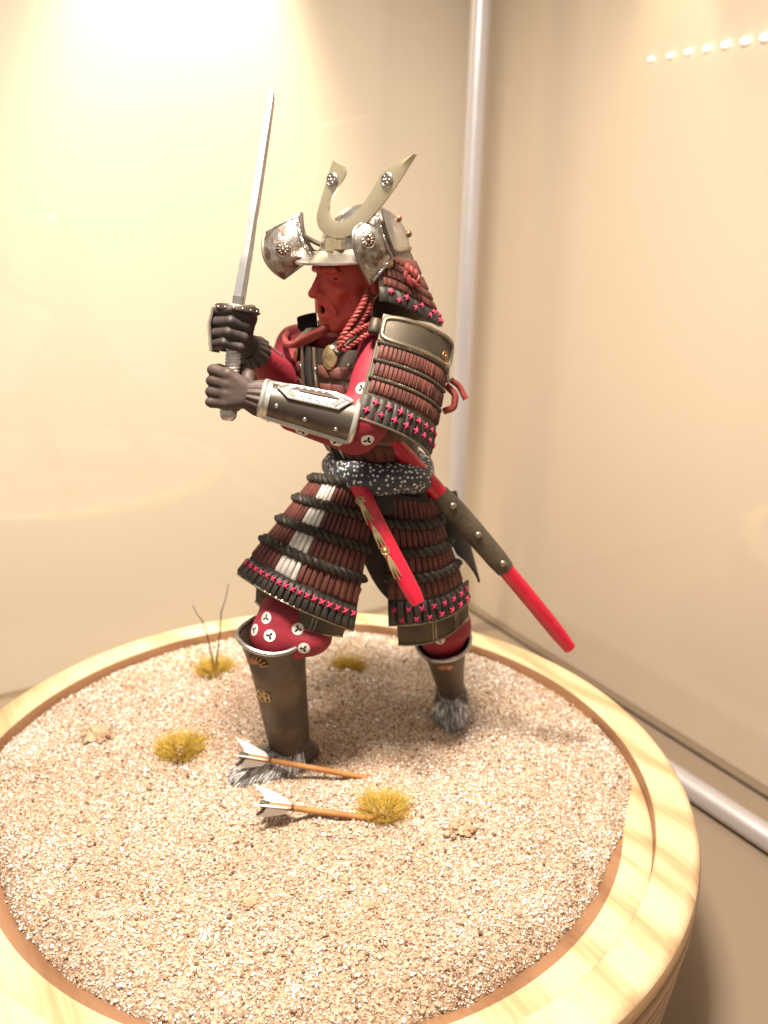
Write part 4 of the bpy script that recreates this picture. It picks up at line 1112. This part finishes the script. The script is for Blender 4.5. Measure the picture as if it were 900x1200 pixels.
# ---- vambraces
def vambrace(wr, el, r0, r1, view, label, detail, a0=-68, sp=175):
    ax = nrm(el - wr); e1 = nrm(view - ax * (view @ ax)); e2 = np.cross(ax, e1)
    if e2[2] < 0: e2 = -e2
    Lx = np.linalg.norm(el - wr)
    def fn(u, v):
        a = math.radians(a0 + sp * (1 - v)); r = r0 + (r1 - r0) * u
        return wr + ax * (Lx * (.03 + .95 * u)) + (e1 * math.cos(a) + e2 * math.sin(a)) * r
    sf = Surf(fn, lambda u, v: wr + ax * Lx * u); H = holder('vambrace', FIG); tag(H, label)
    mb = MB(); mb.shell(sf, 0, 1, 0, 1, 20, 16, -.06, .04); mb.build('plate', M['dark_steel'], H)
    def P(u, v, o): p, n = sf.pn(u, v); return p + n * o
    path = [P(u, .0, .05) for u in np.linspace(.05, .95, 14)] + [P(.985, .04, .05), P(1.0, .1, .05)] + [P(1.0, v, .05) for v in np.linspace(.2, .8, 10)] + [P(1.0, .9, .05), P(.985, .97, .05)] + [P(u, 1.0, .05) for u in np.linspace(.95, .05, 14)] + [P(0, .95, .05)] + [P(0, v, .05) for v in np.linspace(.85, .1, 12)]
    mb = MB(); mb.tube(path, .11, 8, closed=True); mb.build('rim', M['bright_silver'], H)
    mb = MB(); mb.shell(sf, .0, .075, 0, 1, 3, 14, .03, .10); mb.build('wrist_band', M['bright_silver'], H)
    if detail:
        # long hexagon of beads
        O = [(.14, .40), (.14, .33), (.36, .15), (.80, .15), (.93, .30), (.80, .44), (.30, .50)]
        hexo = [(.13, .36), (.24, .22), (.74, .20), (.93, .33), (.80, .50), (.26, .50)]
        N_ = 14; grid = []
        c = np.mean(hexo, 0); ring = []
        for i in range(len(hexo)):
            a, b = np.array(hexo[i]), np.array(hexo[(i + 1) % len(hexo)])
            for t in np.linspace(0, 1, 6)[:-1]: ring.append(a + (b - a) * t)
        mb = MB(); vv = [P(*c, .14)] + [P(*(c + (q - c) * .6), .13) for q in ring] + [P(*q, .12) for q in ring] + [P(*q, .02) for q in ring]; K = len(ring); ff = []
        for i in range(K):
            j = (i + 1) % K; ff.append((0, 1 + i, 1 + j)); ff.append((1 + i, 1 + K + i, 1 + K + j, 1 + j)); ff.append((1 + K + i, 1 + 2 * K + i, 1 + 2 * K + j, 1 + K + j))
        mb.add(vv, ff); op = mb.build('ornament_plate', M['silver'], H, sharp=30)
        mb = MB(); mb.tube([P(*q, .13) for q in ring], .045, 6, closed=True); mb.build('rim', M['bright_silver'], op)
        mb = MB()
        for i in range(0, K):
            q = c + (ring[i] - c) * .78; p, t, b, n = sf.axes(*q); mb.tube([p + n * .14 + (t * math.cos(a) + b * math.sin(a)) * .075 for a in np.linspace(0, 6.283, 11)[:-1]], .026, 5, closed=True)
        tag(mb.build('bead_pattern', M['bright_silver'], op), kind='stuff')
        mb = MB(); mb.tube([P(.36, .35, .14), P(.6, .355, .15), P(.78, .35, .14)], .04, 6); mb.build('bar', M['dark_steel'], op)
        for u, v in ((.16, .68), (.48, .78), (.82, .80), (.30, .08), (.62, .06)):
            p, t, b, n = sf.axes(u, v); inst('rivet', rivet_s, H, p + n * .03, (t, b, n), 1.0)
vambrace(l_wr + (l_el - l_wr) * .03, l_el + V(-.35, -.2, -.05), .60, .80, V(0, -1, .25), 'silver vambrace with beaded ornament on the near forearm', True)
vambrace(r_wr + (r_el - r_wr) * .12, r_el + (r_wr - r_el) * .25, .58, .85, -Lf + V(0, 0, .4), 'vambrace on the far forearm', False, -60, 110)

# ---- shin guards
def shin_guard(kn, an, r0, r1, rim_h, label, face, orn):
    ax = nrm(an - kn); L_ = np.linalg.norm(an - kn); e1 = nrm(face - ax * (face @ ax)); e2 = np.cross(ax, e1)
    def fn(u, v):
        a = 2 * math.pi * u; fl = math.exp(-v * 7.5); r = r1 + (r0 - r1) * (1 - v) ** 1.2 + .34 * fl + .05 * math.sin(math.pi * v)
        z = v * L_ - fl * rim_h * (.16 * math.cos(2 * a) + .55 * math.cos(a) + .12 * math.cos(3 * a))
        return kn + ax * z + (e1 * math.cos(a) * 1.04 + e2 * math.sin(a) * .96) * r
    sf = Surf(fn, lambda u, v: kn + ax * v * L_); H = holder('shin_guard', FIG); tag(H, label)
    mb = MB(); mb.shell(sf, 0, .9999, 0, 1, 40, 20, -.07, .03); mb.build('plate', M['shin'], H)
    mb = MB(); mb.tube([sf.pn(u, .0)[0] for u in np.linspace(0, 1, 49)[:-1]], .10, 8, closed=True); mb.build('rim', M['silver'], H)
    if orn:
        for (u, v, r, mm, n) in orn:
            p, t, b, nn = sf.axes(u, v); mb = MB()
            if n == 'shell':
                for k in range(7):
                    a = math.radians(-80 + 160 * k / 6); d = -b * math.cos(a) + t * math.sin(a)
                    if d[2] > 0 and k == 3: pass
                    q = p + nn * .04; mb.tube([q, q + d * r * .5 + nn * .05, q + d * r], [.03, .08, .05], 7)
                    mb.ball(q + d * r, (.07, .07, .05), (t, b, nn), 8, 5)
            else:
                for k in range(5):
                    a = 2 * math.pi * k / 5; q = p + nn * .03 + (t * math.cos(a) + b * math.sin(a)) * r * .55
                    mb.tube([q + (t * math.cos(c) + b * math.sin(c)) * r * .42 for c in np.linspace(0, 6.283, 13)[:-1]], .03, 5, closed=True)
            mb.build('ornament', M[mm], H)
    return sf
fr = nrm(V(-.75, -.66, 0)); fl_ = nrm(V(.05, -1, 0))
shin_guard(r_kn + V(-.05, 0, .12), r_an + V(0, 0, .1), 1.12, .86, .35, 'brown shin guard with silver rim on the front leg', fr, [(-.07, .10, .42, 'copper_gold', 'shell'), (-.05, .37, .38, 'gold', 'ring')])
shin_guard(l_kn + V(.0, 0, .0), l_an + V(0, 0, .0), 1.0, .62, .35, 'brown shin guard with silver rim on the rear leg', fl_, [(.02, .16, .3, 'copper_gold', 'shell')])


# ---- fur shoes
def fur_shoe(heel, toe, wd, ht, an, ra, label, seed):
    r_ = np.random.default_rng(seed); d = nrm((toe - heel) * V(1, 1, 0)); s_ = np.cross(ZUP, d); Lh = np.linalg.norm((toe - heel)[:2])
    zb = float(min(sandz(heel[0], heel[1]), sandz(toe[0], toe[1]))) - .02
    h0 = V(heel[0], heel[1], zb)
    lo = np.minimum(np.minimum(heel, toe), an) - 1.3; hi = np.maximum(np.maximum(heel, toe), an) + 1.5; lo[2] = zb - .2; hi[2] = an[2] + 1.2
    vol = Vol(lo, hi, .06)
    vol.ell(h0 + d * Lh * .60 + V(0, 0, .28), (Lh * .44, wd * .56, ht * .62), (d, s_, ZUP), .15)
    vol.ell(h0 + d * Lh * .18 + V(0, 0, .32), (Lh * .24, wd * .44, ht * .62), (d, s_, ZUP), .2)
    vol.cap(h0 + d * Lh * .2 + V(0, 0, .4), an, wd * .45, ra, .3)
    o, P, Fq = vol.build('fur_shoe', M['fur'], FIG); tag(o, label)
    me = o.data; fr_ = ((P - h0) @ d / Lh > .30)[:, None]; col_attr(me, np.where(fr_, [[.12, .11, .115]], [[.055, .038, .03]]))
    # strands that lie back over the foot
    A = P[Fq[:, 0]]; B = P[Fq[:, 1]]; C_ = P[Fq[:, 2]]; n_ = np.cross(C_ - A, P[Fq[:, 3]] - B); n_ /= np.linalg.norm(n_, axis=1)[:, None] + 1e-12
    ids = r_.integers(0, len(Fq), 5200); ids = ids[(A[ids, 2] < zb + 1.6) & (A[ids, 2] > zb + .02) & ((A[ids] - h0) @ d / Lh > .22)]
    p0 = A[ids] + (B[ids] - A[ids]) * r_.uniform(0, 1, (len(ids), 1)); n0 = n_[ids]; k = len(ids)
    rel = p0 - (h0 + d * Lh * .2 + V(0, 0, .9)); dirn = rel / np.linalg.norm(rel, axis=1)[:, None] + d * .25 - np.array([0, 0, .35]) + r_.normal(0, .16, (k, 3)); dirn -= n0 * (dirn * n0).sum(1)[:, None] * .85
    dirn /= np.linalg.norm(dirn, axis=1)[:, None]; ln = r_.uniform(.4, .85, (k, 1)); sd = np.cross(dirn, n0); sd /= np.linalg.norm(sd, axis=1)[:, None] + 1e-9
    wv = .036 * r_.uniform(.6, 1.3, (k, 1))
    v0 = p0 - sd * wv; v1 = p0 + sd * wv; mid = p0 + dirn * ln * .5 + n0 * .085; v2 = mid + sd * wv; v3 = mid - sd * wv; v4 = p0 + dirn * ln + n0 * .045
    VV = np.stack([v0, v1, v2, v3, v4], 1); VV[:, :, 2] = np.maximum(VV[:, :, 2], zb + .03); VV = VV.reshape(-1, 3)
    ii = np.arange(k) * 5; FF = [(a, a + 1, a + 2, a + 3) for a in ii] + [(a + 3, a + 2, a + 4) for a in ii]
    m2 = bpy.data.meshes.new('fur'); m2.from_pydata(((VV - origin_of(FIG)) * S).tolist(), [], FF)
    tone = np.where(r_.uniform(0, 1, k) < .45, r_.uniform(.45, .8, k), r_.uniform(.07, .26, k)); cc = tone[:, None] * np.array([[1.0, .97, .97]])
    col_attr(m2, np.repeat(cc, 5, 0)); m2.materials.append(M['fur']); m2.update()
    f_ = link_mesh('fur', m2, o); tag(f_, kind='stuff')
fur_shoe(V(-3.2, 34.2, .3), V(-6.1, 32.15, .3), 1.6, 1.05, r_an + V(0, 0, .5), .72, 'grey fur shoe on the front foot', 1)
fur_shoe(V(3.8, 40.2, .2), V(3.62, 37.25, .2), 1.45, .95, l_an + V(0, 0, .1), .58, 'grey fur shoe on the rear foot', 2)
mb = MB(); q = at(364, 880, 34.2); mb.ball(q, (.42, .5, .5), None, 14, 9); mb.build('heel_knot', M['shin'], FIG)

# ---- helmet
HM = holder('helmet', FIG); tag(HM, 'silver helmet with pale horned crest')
HH = at(428, 293, 34.2)
def hh(f, l, u): return HH + FH * f + LH * l + UH * u
def bowl(u, v):
    a = 2 * math.pi * u; t = v * math.pi / 2; rib = 1 + .018 * abs(math.sin(8 * a))
    return hh(math.cos(a) * math.sin(t) * 1.72 * rib, math.sin(a) * math.sin(t) * 1.55 * rib, math.cos(t) * 1.62 + .02)
bsf = Surf(bowl, HH); mb = MB(); mb.shell(bsf, 0, .99999, .02, 1.0, 64, 14, -.08, .03); mb.build('bowl', M['silver'], HM)
def ring_(a, r, f, z): return hh(math.cos(a) * 1.76 * r, math.sin(a) * 1.6 * r, z)
mb = MB(); mb.tube([hh(math.cos(a) * 1.76, math.sin(a) * 1.6, .02) for a in np.linspace(0, 2 * math.pi, 49)[:-1]], .10, 8, closed=True); mb.build('rim_band', M['edge_metal'], HM)
# visor
def visor(u, v):
    a = math.radians(-72 + 144 * u); c = max(0, math.cos(a * 1.15)); ext = .22 + .95 * c * v
    r = 1.0; f = math.cos(a) * 1.74 + ext * v * math.cos(a * .7); l = math.sin(a) * 1.58 + ext * v * math.sin(a * .7) * .8
    return hh(f, l, .08 - .30 * v - .12 * v * v)
vsf = Surf(visor, hh(1.4, 0, -2)); mb = MB(); mb.shell(vsf, 0, 1, 0, 1, 28, 6, -.04, .04); mb.build('visor', M['silver'], HM)
mb = MB(); mb.tube([visor(u, 1.0) for u in np.linspace(0, 1, 29)], .055, 7); mb.build('visor_rim', M['silver'], HM)
# neck guard
def neckg(u, v):
    d_ = 66 + 228 * u; a = math.radians(d_); s_ = min(1, max(0, min(d_ - 66, 294 - d_) / 78)); bk_ = s_ * s_ * (3 - 2 * s_)
    r = 1.85 + .55 * bk_ + v * (.35 + .2 * bk_)
    return hh(math.cos(a) * r * 1.02, math.sin(a) * r * .98, -.42 - 1.15 * bk_ - v * (1.3 + .1 * bk_))
def topl(u, v):
    d_ = 66 + 228 * u; a = math.radians(d_); q = hh(math.cos(a) * 1.74, math.sin(a) * 1.58, .05); return q * (1 - v) + neckg(u, .04) * v
tsf = Surf(topl, HH); mb = MB(); mb.shell(tsf, 0, 1, 0, 1, 40, 3, -.06, .0); mb.build('top_lame', M['dark_steel'], HM)
for v0, v1 in ((.28, .62), (.64, .98)): mb = MB(); mb.scales(tsf, .02, .98, 44, v0, v1, .0, .06, gap=.08); mb.build('scale_row', M['brown_lace'], HM, sharp=60)
nsf = Surf(neckg, HH); mb = MB(); mb.shell(nsf, 0, 1, 0, .98, 40, 8, -.09, 0); NG = mb.build('neck_guard', M['dark_steel'], HM)
H = HM
mb = MB(); mb.scales(nsf, .02, .98, 44, .06, .30, .0, .07, gap=.08); mb.build('scale_row', M['brown_lace'], HM, sharp=60)
mb = MB(); mb.scales(nsf, .02, .98, 44, .32, .56, .0, .07, gap=.08); mb.build('scale_row', M['brown_lace'], HM, sharp=60)
mb = MB(); mb.scales(nsf, .0, 1.0, 26, .60, 1.0, .0, .07, gap=.03); mb.build('scale_row', M['dark_lace'], HM, sharp=60)
crosses(nsf, HM, [(u, .70) for u in np.linspace(.05, .97, 15)] + [(u + .03, .87) for u in np.linspace(.05, .92, 14)], .09, .72, rot=.78)
# turned back side flaps
def flap(px, mid, bulge, inside):
    TL, TR, BR, BL = [np.array(q, float) for q in px]; Lm, Rm = [np.array(q, float) for q in mid]
    def qb(a, m, c, t): k = 2 * m - .5 * (a + c); return (1 - t) ** 2 * a + 2 * t * (1 - t) * k + t * t * c
    def fn(u, v):
        l = qb(TL, Lm, BL, v); r = qb(TR, Rm, BR, v); q = l * (1 - u) + r * u
        return at(q[0], q[1], q[2] - bulge * (.7 * (1 - (2 * v - .8) ** 2) + .3 * (1 - (2 * u - 1) ** 2)))
    sf = Surf(fn, inside); mb = MB(); mb.shell(sf, 0, 1, 0, 1, 14, 12, -.07, .03); o = mb.build('side_flap', M['worn_silver'], HM, sharp=50)
    return sf, o
def edge(sf, seq, r, name, mtl, braid=True):
    P = []; N_ = []
    for u, v in seq: p, n = sf.pn(u, v); P.append(p + n * .03); N_.append(n)
    mb = MB()
    if braid: mb.rope(P, N_, r, r * 2.6, per=6)
    else: mb.tube(P, r, 8)
    mb.build(name, M[mtl], HM)
lin = lambda a, b, n=12: [(a[0] + (b[0] - a[0]) * t, a[1] + (b[1] - a[1]) * t) for t in np.linspace(0, 1, n)]
sfF, oF = flap([(311, 274, 34.9), (353, 251, 34.9), (370, 298, 34.6), (333, 326, 34.4)], [(311, 304, 34.7), (357, 278, 34.75)], .6, at(360, 320, 38))
for v_ in (.45, .9):
    p, n = sfF.pn(.98, v_); mb = MB(); mb.tube([p, p * .5 + hh(1.05, -1.3, .35 - .5 * v_) * .5, hh(.95, -1.25, .3 - .4 * v_)], .16, 8, squash=.6); mb.build('flap_hinge', M['dark_steel'], HM)
edge(sfF, lin((.90, 0), (.90, 1)), .075, 'beaded_edge', 'silver'); edge(sfF, lin((1, 0), (1, 1)), .085, 'flap_rim', 'dark_steel', False)
edge(sfF, lin((0, 0), (0, 1)), .06, 'flap_rim', 'edge_metal', False); edge(sfF, lin((0, .0), (1, 0)), .05, 'flap_rim', 'silver', False); edge(sfF, lin((0, 1), (1, 1)), .05, 'flap_rim', 'silver', False)
sfN, oN = flap([(419, 266, 32.3), (445, 248, 32.9), (462, 299, 32.5), (434, 332, 32.2)], [(415, 290, 32.2), (451, 272, 32.6)], .5, at(440, 290, 35.5))
edge(sfN, lin((.90, 0.02), (.90, 1)), .07, 'beaded_edge', 'silver'); edge(sfN, lin((1, 0), (1, 1)), .10, 'flap_rim', 'dark_steel', False)
edge(sfN, lin((0, 0), (0, 1)), .06, 'flap_rim', 'silver', False); edge(sfN, lin((0, 0), (1, 0)), .06, 'flap_rim', 'silver', False); edge(sfN, lin((0.08, 1), (1, 1)), .06, 'beaded_edge', 'silver')
for sf_, o_ in ((sfF, oF), (sfN, oN)):
    p, t, b, n = sf_.axes(.45, .5); mb = MB(); rosette(mb, p + n * .05, (t, b, n), .26, 10); mb.build('rosette', M['worn_silver'], o_)
# crest
OUT = [(391, 188), (386, 203), (381, 220), (375, 240), (371, 255), (374, 268), (383, 276), (398, 280), (416, 275), (430, 262), (442, 248), (457, 229), (472, 207), (488, 181)]
INN = [(404, 195), (407, 203), (398, 217), (389, 232), (385, 245), (387, 254), (392, 259), (400, 260), (410, 257), (420, 247), (430, 234), (440, 218), (449, 200), (484, 181)]
def cy(px): return 32.75 - (px - 398) * .02
def crest_pt(q): return at(q[0], q[1], cy(q[0]))
def resample(pts, n):
    P = np.array(pts, float); t = np.linspace(0, 1, len(P)); tt = np.linspace(0, 1, n); Q = np.stack([np.interp(tt, t, P[:, i]) for i in range(2)], 1)
    for _ in range(2): Q[1:-1] = .25 * Q[:-2] + .5 * Q[1:-1] + .25 * Q[2:]
    return Q
OQ, IQ = resample(OUT, 40), resample(INN, 40); cn = nrm(np.cross(crest_pt((488, 181)) - crest_pt((391, 188)), crest_pt((398, 280)) - crest_pt((430, 185))))
if cn @ FH < 0: cn = -cn
vv = []; ff = []
for o_, i_ in zip(OQ, IQ):
    a, b = crest_pt(o_), crest_pt(i_); m_ = (a + b) / 2
    vv += [a + cn * .05, m_ + cn * .10, b + cn * .05, b - cn * .05, m_ - cn * .07, a - cn * .05]
for i in range(39):
    for j in range(6): ff.append((i * 6 + j, i * 6 + (j + 1) % 6, (i + 1) * 6 + (j + 1) % 6, (i + 1) * 6 + j))
ff.append(tuple(range(5, -1, -1))); ff.append(tuple(39 * 6 + j for j in range(6)))
mb = MB(); mb.add(vv, ff); CR = mb.build('horned_crest', M['crest_gold'], HM, sharp=28)
for q in ((391, 211), (455, 211)):
    c = crest_pt(q) + cn * .1; t = nrm(np.cross(cn, ZUP)); b = np.cross(cn, t); mb = MB(); mb.ball(c, (.26, .26, .06), (t, b, cn), 16, 8)
    rosette(mb, c + cn * .05, (t, b, cn), .19, 6); mb.build('rosette', M['silver'], HM)
c = at(388, 287, 32.9); mb = MB(); mb.box(c, (LH, UH, FH), (.2, .22, .12)); mb.box(c + LH * .4 - FH * .12, (LH, UH, FH), (.2, .15, .12)); mb.build('crest_socket', M['crest_gold'], HM, smooth=False)
mb = MB(); mb.ball(at(454, 309, 32.6), (.22, .2, .22), None, 12, 8); mb.build('side_stud', M['gold'], HM)
for u_, v_ in ((.36, .55), (.40, .8)):
    p, n = bsf.pn(u_, v_); mb = MB(); mb.ball(p + n * .08, .13, None, 10, 6); mb.build('rear_stud', M['copper_gold'], HM)
